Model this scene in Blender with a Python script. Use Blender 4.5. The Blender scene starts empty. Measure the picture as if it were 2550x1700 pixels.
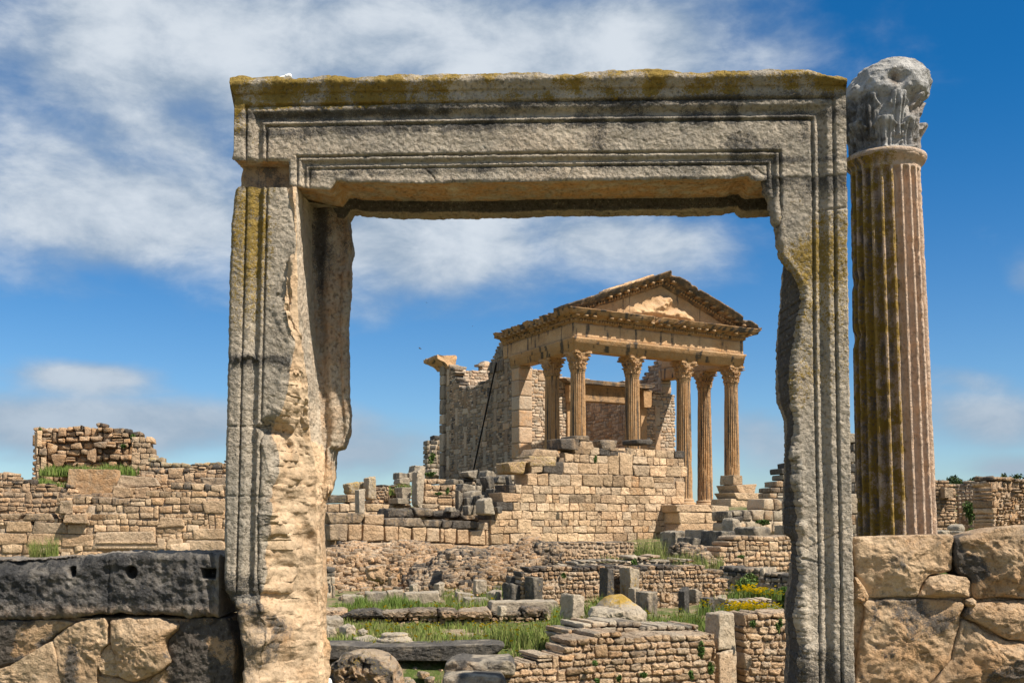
import bpy, math, random
import numpy as np
from mathutils import Matrix, Vector
R = math.radians
rng = np.random.default_rng(7)
random.seed(7)
SC = bpy.context.scene
COL = SC.collection
# ---------------------------------------------------------------- camera
FPX, PPY, HOR = 2800.0, 1141.0, 1300.0      # focal length, principal row and horizon row, in photo pixels (2550 x 1700)
EYE = 1.6
PITCH = math.atan((HOR - PPY) / FPX)
cam = bpy.data.objects.new('camera', bpy.data.cameras.new('camera'))
COL.objects.link(cam)
cam.location = (0, 0, EYE)
cam.rotation_euler = (math.pi / 2 + PITCH, 0, 0)
cam.data.sensor_width = 36
cam.data.lens = FPX / 2550 * 36
cam.data.shift_y = (PPY - 850) / 2550
cam.data.clip_start = 0.1
cam.data.clip_end = 20000
SC.camera = cam
# ---------------------------------------------------------------- sun
SUN_AZ, SUN_EL = R(120), R(53)             # clockwise from +Y
sun = bpy.data.objects.new('sun', bpy.data.lights.new('sun', 'SUN'))
COL.objects.link(sun)
sun.data.energy = 5.0
sun.data.angle = R(0.53)
sun.data.color = (1.0, 0.93, 0.82)
sd = Vector((math.sin(SUN_AZ) * math.cos(SUN_EL), math.cos(SUN_AZ) * math.cos(SUN_EL), math.sin(SUN_EL)))
sun.rotation_euler = sd.to_track_quat('Z', 'Y').to_euler()
# ---------------------------------------------------------------- exposure
SC.view_settings.view_transform = 'Standard'
SC.view_settings.look = 'None'
SC.view_settings.exposure = 0.62
SC.view_settings.gamma = 1.0
SC.cycles.max_bounces = 6
SC.cycles.diffuse_bounces = 4

# ---------------------------------------------------------------- node helpers
class NT:
    def __init__(s, tree):
        s.t = tree; s.n = tree.nodes; s.l = tree.links
    def node(s, kind, **kw):
        n = s.n.new(kind)
        for k, v in kw.items():
            setattr(n, k, v)
        return n
    def put(s, sock, v):
        if isinstance(v, bpy.types.NodeSocket):
            s.l.new(v, sock)
        else:
            if sock.type == 'RGBA' and not hasattr(v, '__len__'): v = (v, v, v, 1)
            if sock.type == 'RGBA' and len(v) == 3: v = (*v, 1)
            sock.default_value = v
    def m(s, op, a, b=None, c=None, clamp=False):
        n = s.node('ShaderNodeMath', operation=op, use_clamp=clamp)
        s.put(n.inputs[0], a)
        if b is not None: s.put(n.inputs[1], b)
        if c is not None: s.put(n.inputs[2], c)
        return n.outputs[0]
    def vm(s, op, a, b=None):
        n = s.node('ShaderNodeVectorMath', operation=op)
        s.put(n.inputs[0], a)
        if b is not None: s.put(n.inputs[1], b)
        return n
    def mix(s, f, a, b, mode='MIX'):
        n = s.node('ShaderNodeMix', data_type='RGBA', blend_type=mode)
        s.put(n.inputs[0], f); s.put(n.inputs[6], a); s.put(n.inputs[7], b)
        return n.outputs[2]
    def step(s, v, lo, hi, a=0.0, b=1.0):
        n = s.node('ShaderNodeMapRange', interpolation_type='SMOOTHSTEP')
        s.put(n.inputs[0], v); s.put(n.inputs[1], lo); s.put(n.inputs[2], hi); s.put(n.inputs[3], a); s.put(n.inputs[4], b)
        return n.outputs[0]
    def noise(s, vec, scale, detail=4, rough=0.55, dist=0.0):
        n = s.node('ShaderNodeTexNoise')
        s.put(n.inputs['Vector'], vec)
        n.inputs['Scale'].default_value = scale; n.inputs['Detail'].default_value = detail
        n.inputs['Roughness'].default_value = rough; n.inputs['Distortion'].default_value = dist
        return n.outputs[0]

def ray(px, py):
    u = (px - 1275) / FPX; v = (PPY - py) / FPX
    return u, math.cos(PITCH) - v * math.sin(PITCH), math.sin(PITCH) + v * math.cos(PITCH)

# ---------------------------------------------------------------- sky: Nishita, with a broken cloud deck by direction
world = bpy.data.worlds.new('World'); SC.world = world
world.use_nodes = True
w = NT(world.node_tree); w.n.clear()
out = w.node('ShaderNodeOutputWorld'); bg = w.node('ShaderNodeBackground')
w.l.new(bg.outputs[0], out.inputs[0])
sky = w.node('ShaderNodeTexSky', sky_type='NISHITA')
sky.sun_disc = False; sky.sun_elevation = SUN_EL; sky.sun_rotation = SUN_AZ
sky.altitude = 500; sky.air_density = 1.0; sky.dust_density = 0.4; sky.ozone_density = 3.0
tc = w.node('ShaderNodeTexCoord')
dirn = w.vm('NORMALIZE', tc.outputs['Generated']).outputs[0]
sx = w.node('ShaderNodeSeparateXYZ'); w.l.new(dirn, sx.inputs[0])
AZ = w.m('ARCTAN2', sx.outputs[0], sx.outputs[1])
EL = w.m('ARCSINE', sx.outputs[2])
# flattened coordinates for the cloud noise, stretched sideways towards the horizon
cv = w.node('ShaderNodeCombineXYZ'); w.put(cv.inputs[0], AZ); w.put(cv.inputs[1], w.m('MULTIPLY', EL, 1.9)); w.put(cv.inputs[2], 3.7)
n1 = w.noise(cv.outputs[0], 5.2, 8, 0.5, 0.1)
n2 = w.noise(cv.outputs[0], 12.0, 9, 0.6, 0.2)
CLOUDS = [  # centre px, py, half width, half height, tilt deg, weight (read off the photo, placed in the sky by direction)
    (380, 320, 560, 320, -25, .8), (900, 90, 760, 190, 4, .95), (1500, 130, 460, 130, 6, .8), (330, 560, 340, 150, 14, .75),
    (60, 420, 300, 170, -20, .5), (1150, 600, 430, 150, -4, 1.0), (1620, 600, 340, 95, -8, .8), (215, 937, 170, 38, 0, .9), (1940, 130, 200, 60, 10, .3),
    (250, 1060, 620, 80, 0, .85), (900, 1120, 280, 95, 0, .75), (700, 1045, 330, 60, 0, .45), (2480, 1050, 240, 90, -8, .85), (2540, 1165, 160, 32, 0, .9),
    (2370, 930, 170, 35, -18, .4), (2560, 690, 60, 60, 0, .6), (1930, 1110, 150, 70, -25, .5)]
dens = None
for cx, cy, hw, hh, tl, wt in CLOUDS:
    d = ray(cx, cy); L = math.sqrt(sum(q * q for q in d))
    a0 = math.atan2(d[0], d[1]); e0 = math.asin(d[2] / L)
    ca, sa = math.cos(R(tl)), math.sin(R(tl))
    da = w.m('SUBTRACT', AZ, a0); de = w.m('SUBTRACT', EL, e0)
    p = w.m('ADD', w.m('MULTIPLY', da, ca), w.m('MULTIPLY', de, sa))
    q = w.m('SUBTRACT', w.m('MULTIPLY', de, ca), w.m('MULTIPLY', da, sa))
    p = w.m('DIVIDE', p, hw / FPX); q = w.m('DIVIDE', q, hh / FPX)
    r2 = w.m('ADD', w.m('MULTIPLY', p, p), w.m('MULTIPLY', q, q))
    g = w.m('MULTIPLY', w.m('EXPONENT', w.m('MULTIPLY', r2, -1.0)), wt)
    dens = g if dens is None else w.m('MAXIMUM', w.m('MULTIPLY', w.m('ADD', dens, g), 0.72), w.m('MAXIMUM', dens, g))
# unseen scattered cloud added elsewhere in the sky to whiten the ambient light
away = w.step(w.m('ABSOLUTE', AZ), 0.62, 1.0)
high = w.step(EL, 0.5, 0.75)
other = w.m('MULTIPLY', w.m('MAXIMUM', away, high), 0.54)
dens = w.m('MAXIMUM', dens, other)
nn = w.m('ADD', w.m('MULTIPLY', w.m('SUBTRACT', n1, 0.5), 1.25), w.m('MULTIPLY', w.m('SUBTRACT', n2, 0.5), 0.58))
field = w.m('ADD', dens, nn)
mask = w.step(field, 0.10, 0.80)
cloud_lum = w.step(w.m('ADD', w.m('MULTIPLY', n2, .9), w.m('MULTIPLY', field, .4)), 0.45, 1.0)
cloud_lum = w.m('MULTIPLY', cloud_lum, w.step(EL, 0.02, 0.22, 0.25, 1.0))
cloud_col = w.mix(cloud_lum, (2.7, 3.5, 4.5), (6.3, 6.8, 7.3))
hs = w.node('ShaderNodeHueSaturation'); hs.inputs['Saturation'].default_value = 1.1
w.put(hs.inputs['Color'], sky.outputs[0])
deep = w.mix(1.0, hs.outputs[0], w.mix(w.step(EL, 0.0, 0.40), (0.74, 0.90, 1.06), (0.10, 0.66, 0.98)), 'MULTIPLY')
col = w.mix(w.m('MULTIPLY', mask, .93), deep, cloud_col)
w.put(bg.inputs[0], col); bg.inputs[1].default_value = 0.075

# ---------------------------------------------------------------- numpy noise
def _h(ix, iy, iz, seed):
    n = (ix.astype(np.int64) * 374761393 + iy.astype(np.int64) * 668265263 + iz.astype(np.int64) * 2147483647 + seed * 1274126177) & 0xffffffff
    n = ((n ^ (n >> 13)) * 1274126177) & 0xffffffff
    return (n ^ (n >> 16)) & 0xffffffff
_G = np.array([(1,1,0),(-1,1,0),(1,-1,0),(-1,-1,0),(1,0,1),(-1,0,1),(1,0,-1),(-1,0,-1),(0,1,1),(0,-1,1),(0,1,-1),(0,-1,-1)], float)
def perlin(p, seed=0):
    p = np.asarray(p, float); i = np.floor(p); f = p - i; i = i.astype(np.int64)
    u = f * f * f * (f * (f * 6 - 15) + 10); r = 0
    for dx in (0, 1):
        for dy in (0, 1):
            for dz in (0, 1):
                g = _G[_h(i[:, 0] + dx, i[:, 1] + dy, i[:, 2] + dz, seed) % 12]
                d = (g * (f - (dx, dy, dz))).sum(1)
                r = r + d * (u[:, 0] if dx else 1 - u[:, 0]) * (u[:, 1] if dy else 1 - u[:, 1]) * (u[:, 2] if dz else 1 - u[:, 2])
    return r
def fbm(p, freq=1.0, octv=4, seed=0, gain=0.5):
    p = np.asarray(p, float); s = 0; a = 1.0
    for k in range(octv):
        s = s + a * perlin(p * freq, seed + k * 17); a *= gain; freq *= 2.03
    return s
def ridge(p, freq, octv=3, seed=0):
    p = np.asarray(p, float); s = 0; a = 1.0
    for k in range(octv):
        s = s + a * (1 - 2 * np.abs(perlin(p * freq, seed + k * 13))); a *= .5; freq *= 2.1
    return s
def sst(x, a, b):
    t = np.clip((np.asarray(x, float) - a) / (b - a), 0, 1); return t * t * (3 - 2 * t)

# ---------------------------------------------------------------- mesh builder
class MB:
    def __init__(s): s.v = []; s.f = []; s.t = []; s.c = []; s.n = 0
    def add(s, v, f, c=None):
        v = np.asarray(v, float).reshape(-1, 3); f = np.asarray(f, np.int64)
        if c is None: c = (.5, 0, 0, 0)
        c = np.asarray(c, float)
        if c.ndim == 1: c = np.tile(c, (len(v), 1))
        s.v.append(v); s.c.append(c)
        (s.f if f.shape[1] == 4 else s.t).append(f + s.n); s.n += len(v)
    def box(s, lo, hi, c=None, sub=1):
        lo = np.array(lo, float); hi = np.array(hi, float)
        v = np.array([(x, y, z) for x in (0, 1) for y in (0, 1) for z in (0, 1)], float) * (hi - lo) + lo
        s.add(v, [(0, 1, 3, 2), (4, 6, 7, 5), (0, 4, 5, 1), (2, 3, 7, 6), (0, 2, 6, 4), (1, 5, 7, 3)], c)
    def grid(s, V, c=None, closed_u=False, closed_v=False):
        """V: (nu, nv, 3); faces wind u x v"""
        nu, nv = V.shape[:2]; idx = np.arange(nu * nv).reshape(nu, nv)
        a = idx if closed_u else idx[:-1]; b = np.roll(idx, -1, 0) if closed_u else idx[1:]
        if closed_v: a2, b2 = np.roll(a, -1, 1), np.roll(b, -1, 1)
        else: a2, b2 = a[:, 1:], b[:, 1:]; a, b = a[:, :-1], b[:, :-1]
        f = np.stack([a, b, b2, a2], -1).reshape(-1, 4)
        if c is not None and np.ndim(c) == 3: c = np.asarray(c).reshape(-1, 4)
        s.add(V.reshape(-1, 3), f, c)
    def fan(s, ring, c=None, flip=False):
        ring = np.asarray(ring, float); n = len(ring); v = np.vstack([ring, ring.mean(0)])
        i = np.arange(n); f = np.stack([i, (i + 1) % n, np.full(n, n)], -1)
        s.add(v, f[:, ::-1] if flip else f, c)
    def build(s, name, mat, parent=None, loc=(0, 0, 0), rz=0.0, smooth=True):
        me = bpy.data.meshes.new(name)
        v = np.vstack(s.v); c = np.vstack(s.c)
        q = np.vstack(s.f) if s.f else np.zeros((0, 4), np.int64); t = np.vstack(s.t) if s.t else np.zeros((0, 3), np.int64)
        me.vertices.add(len(v)); me.vertices.foreach_set('co', v.astype(np.float32).ravel())
        nl = len(q) * 4 + len(t) * 3
        me.loops.add(nl); me.loops.foreach_set('vertex_index', np.concatenate([q.ravel(), t.ravel()]).astype(np.int32))
        me.polygons.add(len(q) + len(t))
        st = np.concatenate([np.arange(len(q)) * 4, len(q) * 4 + np.arange(len(t)) * 3]).astype(np.int32)
        me.polygons.foreach_set('loop_start', st)
        me.polygons.foreach_set('use_smooth', np.full(len(q) + len(t), smooth))
        me.update(calc_edges=True); me.validate()
        at = me.color_attributes.new('wx', 'FLOAT_COLOR', 'POINT')
        if len(at.data) == len(c): at.data.foreach_set('color', np.clip(c, -1, 4).astype(np.float32).ravel())
        me.materials.append(mat)
        o = bpy.data.objects.new(name, me); COL.objects.link(o)
        o.location = loc; o.rotation_euler = (0, 0, rz)
        if parent is not None: o.parent = parent
        return o

def thing(name, label, cat, loc=(0, 0, 0), rz=0.0, group=None):
    o = bpy.data.objects.new(name, None); COL.objects.link(o); o.empty_display_size = .3
    o.location = loc; o.rotation_euler = (0, 0, rz)
    return tag(o, label, cat, group)
def tag(o, label, cat, group=None):
    o['label'] = label; o['category'] = cat
    if group: o['group'] = group
    return o
def structure(o, kind='structure'):
    o['kind'] = kind; return o

# ---------------------------------------------------------------- frames: a vertical plane standing in the scene, with the camera's view of it
class Fr:
    """origin on plan, X along the plane, Y away from the viewer, Z = world z"""
    def __init__(s, px, D, yaw=0.0, xy=None):
        if xy is None:
            u = (px - 1275) / FPX * math.cos(PITCH); xy = (D * u, D)
        s.o = np.array(xy, float); s.yaw = R(yaw)
        s.ex = np.array((math.cos(s.yaw), math.sin(s.yaw))); s.ey = np.array((-math.sin(s.yaw), math.cos(s.yaw)))
        s.c = np.array((-(s.o @ s.ex), -(s.o @ s.ey))); s.D = float(s.o[1])
    def loc(s, px, py, yl=0.0):
        px = np.asarray(px, float); py = np.asarray(py, float)
        u = (px - 1275) / FPX; v = (PPY - py) / FPX
        dx, dy, dz = u, math.cos(PITCH) - v * math.sin(PITCH), math.sin(PITCH) + v * math.cos(PITCH)
        lx = dx * s.ex[0] + dy * s.ex[1]; ly = dx * s.ey[0] + dy * s.ey[1]
        t = (yl - s.c[1]) / ly
        return s.c[0] + t * lx, EYE + t * dz
    def poly(s, pts, yl=0.0):
        p = np.array(pts, float); x, z = s.loc(p[:, 0], p[:, 1], yl); return np.stack([x, z], 1)
    def at(s):
        return dict(loc=(s.o[0], s.o[1], 0.0), rz=s.yaw)
    def world(s, X, Y):
        return s.o[0] + X * s.ex[0] + Y * s.ey[0], s.o[1] + X * s.ex[1] + Y * s.ey[1]
# ================================================================ materials
def stone(name, c1, c2, dark=(.040, .037, .034), lichen=(.25, .165, .025), warm=(.43, .235, .105), k=1.0, bump=.5, bdist=.02, grey=.35, pits=0.35, speck=.35, fine=0.0, hue=0.0):
    m = bpy.data.materials.new(name); m.use_nodes = True
    t = NT(m.node_tree); t.n.clear()
    o = t.node('ShaderNodeOutputMaterial'); b = t.node('ShaderNodeBsdfPrincipled'); t.l.new(b.outputs[0], o.inputs[0])
    b.inputs['Roughness'].default_value = .92; b.inputs['Specular IOR Level'].default_value = .15
    tc = t.node('ShaderNodeTexCoord').outputs['Object']
    at = t.node('ShaderNodeAttribute', attribute_name='wx')
    sp = t.node('ShaderNodeSeparateColor'); t.l.new(at.outputs['Color'], sp.inputs[0])
    r_, g_, b_, a_ = sp.outputs[0], sp.outputs[1], sp.outputs[2], at.outputs['Alpha']
    na = t.noise(tc, 1.1 * k, 5, .6)
    nb = t.noise(tc, 5.5 * k, 7, .65, .2)
    nc = t.noise(tc, 26 * k, 6, .7)
    nd = t.noise(tc, 95 * k, 3, .7)
    mp = t.node('ShaderNodeMapping'); t.put(mp.inputs['Vector'], tc); mp.inputs['Scale'].default_value = (1, 1, .13)
    ns = t.noise(mp.outputs[0], 7 * k, 4, .65)
    amp = lambda x, g: t.m('ADD', .5, t.m('MULTIPLY', t.m('SUBTRACT', x, .5), g))
    col = t.mix(t.step(na, .36, .64), c1, c2)
    col = t.mix(t.m('MULTIPLY', a_, t.step(nb, .3, .62)), col, warm)
    if hue:                                            # single stones of a pinker or greyer bed
        hf = t.m('FRACT', t.m('MULTIPLY', r_, 9.7))
        col = t.mix(t.m('MULTIPLY', t.step(hf, .5, .75), .6 * hue), col, (.47, .30, .185)); col = t.mix(t.m('MULTIPLY', t.step(hf, .3, .08), .6 * hue), col, (.40, .355, .29))
    # grain and per-stone brightness
    br = t.m('MULTIPLY', t.m('ADD', .45, t.m('MULTIPLY', r_, 1.1)), t.m('ADD', .02, t.m('ADD', t.m('ADD', t.m('MULTIPLY', nb, .6), t.m('MULTIPLY', nc, .8)), t.m('MULTIPLY', nd, .6))))
    col = t.mix(1.0, col, t.node('ShaderNodeCombineColor').outputs[0], 'MULTIPLY')
    cc = [n for n in t.n if n.bl_idname == 'ShaderNodeCombineColor'][-1]
    for i in range(3): t.put(cc.inputs[i], br)
    # weathered grey on what faces up
    geo = t.node('ShaderNodeNewGeometry'); nz = t.node('ShaderNodeSeparateXYZ'); t.l.new(geo.outputs['Normal'], nz.inputs[0])
    up = t.m('MULTIPLY', t.step(t.m('ADD', nz.outputs[2], t.m('MULTIPLY', t.m('SUBTRACT', nb, .5), .9)), .25, .8), grey)
    col = t.mix(up, col, (.25, .225, .185))
    # black crust
    dk = t.step(t.m('ADD', amp(t.m('ADD', t.m('ADD', t.m('MULTIPLY', nb, .4 - .2 * fine), t.m('MULTIPLY', nc, .3 + .05 * fine)), t.m('ADD', t.m('MULTIPLY', ns, .3 - .15 * fine), t.m('MULTIPLY', nd, .3 * fine))), 1.7 + 1.3 * fine), t.m('SUBTRACT', g_, .5)), .27, .56)
    col = t.mix(t.m('MULTIPLY', dk, .92), col, t.mix(nc, dark, tuple(q * 2.6 for q in dark)))
    # pale lichen specks
    col = t.mix(t.m('MULTIPLY', t.step(t.m('ADD', t.m('MULTIPLY', nc, .6), t.m('MULTIPLY', nd, .4)), .57, .64), speck), col, (.5, .48, .43))
    # yellow lichen
    li = t.step(t.m('ADD', amp(t.m('ADD', t.m('ADD', t.m('MULTIPLY', nc, .42), t.m('MULTIPLY', nb, .2)), t.m('MULTIPLY', nd, .38)), 4.2), t.m('SUBTRACT', b_, .5)), .465, .545)
    col = t.mix(t.m('MULTIPLY', li, .88), col, t.mix(nd, tuple(q * .55 for q in lichen), tuple(q * 1.5 for q in lichen)))
    t.put(b.inputs['Base Color'], col)
    pit = t.step(nc, .30, .45)
    h = t.m('ADD', t.m('ADD', t.m('MULTIPLY', nb, .5), t.m('MULTIPLY', nc, .55)), t.m('ADD', t.m('MULTIPLY', nd, .22), t.m('MULTIPLY', pit, pits)))
    bp = t.node('ShaderNodeBump'); bp.inputs['Strength'].default_value = bump; bp.inputs['Distance'].default_value = bdist
    t.put(bp.inputs['Height'], t.m('MULTIPLY', h, t.step(t.m('ADD', t.m('MULTIPLY', na, .6), t.m('MULTIPLY', nb, .4)), .36, .62, .35, 1.35))); t.l.new(bp.outputs[0], b.inputs['Normal'])
    return m
M_DOOR = stone('weathered_limestone', (.45, .375, .285), (.36, .31, .245), fine=1.0, lichen=(.25, .16, .02), k=1.3, bump=1.0, bdist=.03, grey=.5, pits=.5, speck=.7)
M_DOORB = stone('broken_limestone', (.52, .38, .245), (.43, .31, .20), fine=.6, k=1.2, bump=.8, bdist=.02, grey=.1, pits=.25, speck=.3)
M_NEAR = stone('wall_limestone', (.50, .36, .225), (.42, .285, .17), fine=.8, k=1.0, bump=.9, bdist=.03, grey=.3, pits=.4)
M_BLACK = stone('blackened_limestone', (.22, .19, .16), (.15, .135, .12), dark=(.022, .022, .023), k=1.2, bump=1.0, bdist=.03, grey=.35, pits=.4)
M_COL = stone('pink_limestone', (.46, .345, .26), (.41, .305, .23), fine=.6, lichen=(.24, .15, .02), k=1.4, bump=.8, bdist=.016, grey=.2, pits=.6)
M_CAP = stone('grey_limestone', (.36, .345, .325), (.27, .26, .25), k=1.5, bump=.9, bdist=.02, grey=.3, pits=.4)
M_ASH = stone('ashlar_limestone', (.52, .37, .23), (.44, .30, .18), k=.7, hue=.38, bump=1.0, bdist=.06, grey=.45, pits=.3)
M_RUB = stone('rubble_limestone', (.52, .37, .235), (.44, .295, .175), k=.8, hue=.5, bump=1.0, bdist=.06, grey=.55, pits=.3)
M_GREY = stone('grey_block_limestone', (.42, .345, .25), (.35, .29, .215), k=.9, bump=.9, bdist=.03, grey=.4, pits=.4, lichen=(.38, .23, .03))
M_TEMP = stone('temple_limestone', (.47, .305, .17), (.39, .24, .125), warm=(.40, .215, .09), k=.5, bump=.7, bdist=.05, grey=.35, pits=.25, speck=.2)
M_TWALL = stone('temple_rubble_limestone', (.40, .33, .25), (.36, .265, .18), hue=.5, k=.5, bump=.7, bdist=.05, grey=.3, pits=.25)
def simple(name, c, rough=.8, var=.35, scale=8.0):
    m = bpy.data.materials.new(name); m.use_nodes = True
    t = NT(m.node_tree); b = t.n['Principled BSDF']; b.inputs['Roughness'].default_value = rough; b.inputs['Specular IOR Level'].default_value = .2
    tc = t.node('ShaderNodeTexCoord').outputs['Object']; n = t.noise(tc, scale, 4, .6)
    at = t.node('ShaderNodeAttribute', attribute_name='wx'); sp = t.node('ShaderNodeSeparateColor'); t.l.new(at.outputs['Color'], sp.inputs[0])
    f = t.m('MULTIPLY', t.m('ADD', 1 - var, t.m('MULTIPLY', n, 2 * var)), t.m('ADD', .4, t.m('MULTIPLY', sp.outputs[0], 1.2)))
    col = t.mix(sp.outputs[2], c, (.30, .26, .10))
    cc = t.node('ShaderNodeCombineColor')
    for i in range(3): t.put(cc.inputs[i], f)
    t.put(b.inputs['Base Color'], t.mix(1.0, col, cc.outputs[0], 'MULTIPLY'))
    return m
M_GRASS = simple('grass_blades', (.13, .20, .035), .7, .4, 3)
M_LEAF = simple('olive_leaves', (.035, .065, .018), .7, .4, 2)
M_PLANT = simple('wall_plant_leaves', (.07, .13, .025), .7, .4, 6)
M_YEL = simple('yellow_petals', (.85, .66, .02), .7, .15, 6)
M_WHT = simple('white_petals', (.75, .72, .5), .7, .15, 6)
M_BARK = simple('bark', (.10, .075, .05), .9)
M_CABLE = simple('dark_cable', (.012, .010, .009), .6)
M_BIRD = simple('dark_feathers', (.05, .042, .04), .7)
M_WHITE = simple('white_plaster', (.78, .77, .74), .7, .1)
def ground_mat():
    m = bpy.data.materials.new('ground_soil'); m.use_nodes = True
    t = NT(m.node_tree); b = t.n['Principled BSDF']; b.inputs['Roughness'].default_value = .95; b.inputs['Specular IOR Level'].default_value = .1
    tc = t.node('ShaderNodeTexCoord').outputs['Object']
    n1 = t.noise(tc, .5, 6, .6); n2 = t.noise(tc, 4, 6, .65); n3 = t.noise(tc, 30, 4, .6)
    col = t.mix(t.step(n2, .4, .62), (.24, .175, .105), (.33, .26, .17))
    col = t.mix(t.step(t.m('ADD', t.m('MULTIPLY', n1, .6), t.m('MULTIPLY', n2, .4)), .42, .58), col, t.mix(n3, (.045, .075, .018), (.10, .13, .03)))
    t.put(b.inputs['Base Color'], col)
    bp = t.node('ShaderNodeBump'); bp.inputs['Strength'].default_value = .7; bp.inputs['Distance'].default_value = .06
    t.put(bp.inputs['Height'], t.m('ADD', n2, n3)); t.l.new(bp.outputs[0], b.inputs['Normal'])
    return m
# ================================================================ ground
_ty = [0, 11, 14.4, 15.0, 18.4, 19.0, 24, 27.4, 28.8, 31, 34, 36, 41, 47, 56, 95, 130, 220, 5000]
_tz = [-.05, -.40, -.40, -.06, -.05, .06, .03, .0, .42, .5, .58, .75, 1.2, 2.2, 2.4, 2.4, .3, -6, -60]
def tz(x, y):
    x = np.asarray(x, float); y = np.asarray(y, float)
    z = np.interp(y, _ty, _tz)
    z = z - .8 * sst(x, .45, .8) * sst(y, 15.7, 15.2) * sst(y, 9, 10)
    z = np.where(y > 20, z - np.maximum(z - .15, 0) * sst(x, -5.2, -6.4) * sst(y, 46, 40), z)
    p = np.stack([x, y, np.zeros_like(x)], -1).reshape(-1, 3)
    return z + (fbm(p, .5, 4, 3) * .09 * sst(y, 6, 12)).reshape(z.shape) if False else z + (fbm(p, .5, 4, 3).reshape(z.shape) * .09)
def make_ground():
    xs = np.sinh(np.linspace(-6.1, 6.1, 260)) * 12 * .55
    ys = np.concatenate([np.linspace(-300, 4, 12), np.linspace(5, 50, 190), np.linspace(51, 140, 60), np.geomspace(150, 5000, 30)])
    X, Y = np.meshgrid(xs, ys, indexing='ij'); Z = tz(X, Y)
    mb = MB(); mb.grid(np.stack([X, Y, Z], -1)); structure(mb.build('ground', ground_mat()))
make_ground()
# ================================================================ stone blocks and walls laid from them
def _tmpl(g):
    n = len(g); idx = {}; v = []; f = []
    def vid(i, j, k):
        if (i, j, k) not in idx: idx[(i, j, k)] = len(v); v.append((g[i], g[j], g[k]))
        return idx[(i, j, k)]
    for a in range(n - 1):
        for b in range(n - 1):
            for e in (0, n - 1):
                q1 = [(e, a, b), (e, a + 1, b), (e, a + 1, b + 1), (e, a, b + 1)]
                q2 = [(a, e, b), (a, e, b + 1), (a + 1, e, b + 1), (a + 1, e, b)]
                q3 = [(a, b, e), (a + 1, b, e), (a + 1, b + 1, e), (a, b + 1, e)]
                for q in (q1, q2, q3):
                    if e == 0: q = q[::-1]
                    f.append([vid(*t) for t in q])
    return np.array(v), np.array(f)
T_LO = _tmpl([-1, -.72, .72, 1]); T_MD = _tmpl([-1, -.8, 0, .8, 1]); T_HI = _tmpl([-1, -.93, -.74, -.36, 0, .36, .74, .93, 1])
T_XHI = _tmpl(list(np.sin(np.linspace(-1, 1, 19) * np.pi / 2)))
class Blocks:
    """collects blocks, then adds them to an MB in one go: centre, half size, turn about z, tilt, rounding, roughness, tint"""
    def __init__(s): s.L = []
    def put(s, c, h, rz=0.0, tilt=0.0, r=.03, amp=.012, tint=(.5, 0, 0, 0)): s.L.append((*c, *[max(.012, q) for q in h], rz, tilt, r, amp, *tint))
    def flush(s, mb, tmpl=T_MD, fr=1.6):
        if not s.L: return
        A = np.array(s.L, float); N = len(A); tv, tf = tmpl; nv = len(tv)
        h = A[:, None, 3:6]; r = np.minimum(A[:, 8], A[:, 3:6].min(1) * .98)[:, None, None]
        p = tv[None] * h
        core = np.clip(p, -(h - r), h - r); d = p - core
        L = np.linalg.norm(d, axis=2, keepdims=True); m = np.abs(d).max(2, keepdims=True)
        p = core + d * np.where(L > 1e-9, np.minimum(m, r) / np.maximum(L, 1e-9), 0)
        off = rng.uniform(-50, 50, (N, 1, 3))
        q = (p + off).reshape(-1, 3)
        sc = (1 / np.maximum(A[:, 3:6].min(1), .03))[:, None, None]
        qq = ((p * sc * .7) + off).reshape(-1, 3)
        n3 = np.stack([fbm(qq, fr, 3, 5 + k) for k in range(3)], -1).reshape(N, nv, 3)
        p = p + n3 * A[:, 9][:, None, None]
        ct, st = np.cos(A[:, 7])[:, None], np.sin(A[:, 7])[:, None]      # tilt in the X-Z plane
        tp = rng.normal(0, 1, (N, 3)) * np.minimum(.16, A[:, 9] / A[:, 3:6].min(1) * .9)[:, None]
        x, y, z = p[..., 0], p[..., 1], p[..., 2]
        x, z = x * (1 + np.clip(tp[:, 0:1], -.3, .3) * z / h[..., 2]), z * (1 + np.clip(tp[:, 1:2], -.3, .3) * x / h[..., 0])
        x, z = x * ct - z * st, x * st + z * ct
        cz, sz = np.cos(A[:, 6])[:, None], np.sin(A[:, 6])[:, None]
        x, y = x * cz - y * sz, x * sz + y * cz
        V = np.stack([x, y, z], -1) + A[:, None, 0:3]
        F = (tf[None] + (np.arange(N) * nv)[:, None, None]).reshape(-1, 4)
        C = np.repeat(A[:, 10:14], nv, 0)
        mb.add(V.reshape(-1, 3), F, C); s.L = []
def tint(bright=.5, dark=0.0, lich=0.0, warm=0.0, vb=.18, vd=.14, vw=.28):
    return (float(np.clip(bright + rng.normal(0, vb), .12, 1.0)), float(np.clip(dark + rng.normal(0, vd), 0, 1)), float(max(0, lich + rng.normal(0, .05) if lich else 0)), float(np.clip(warm + rng.normal(0, vw), 0, 1)))
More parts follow.
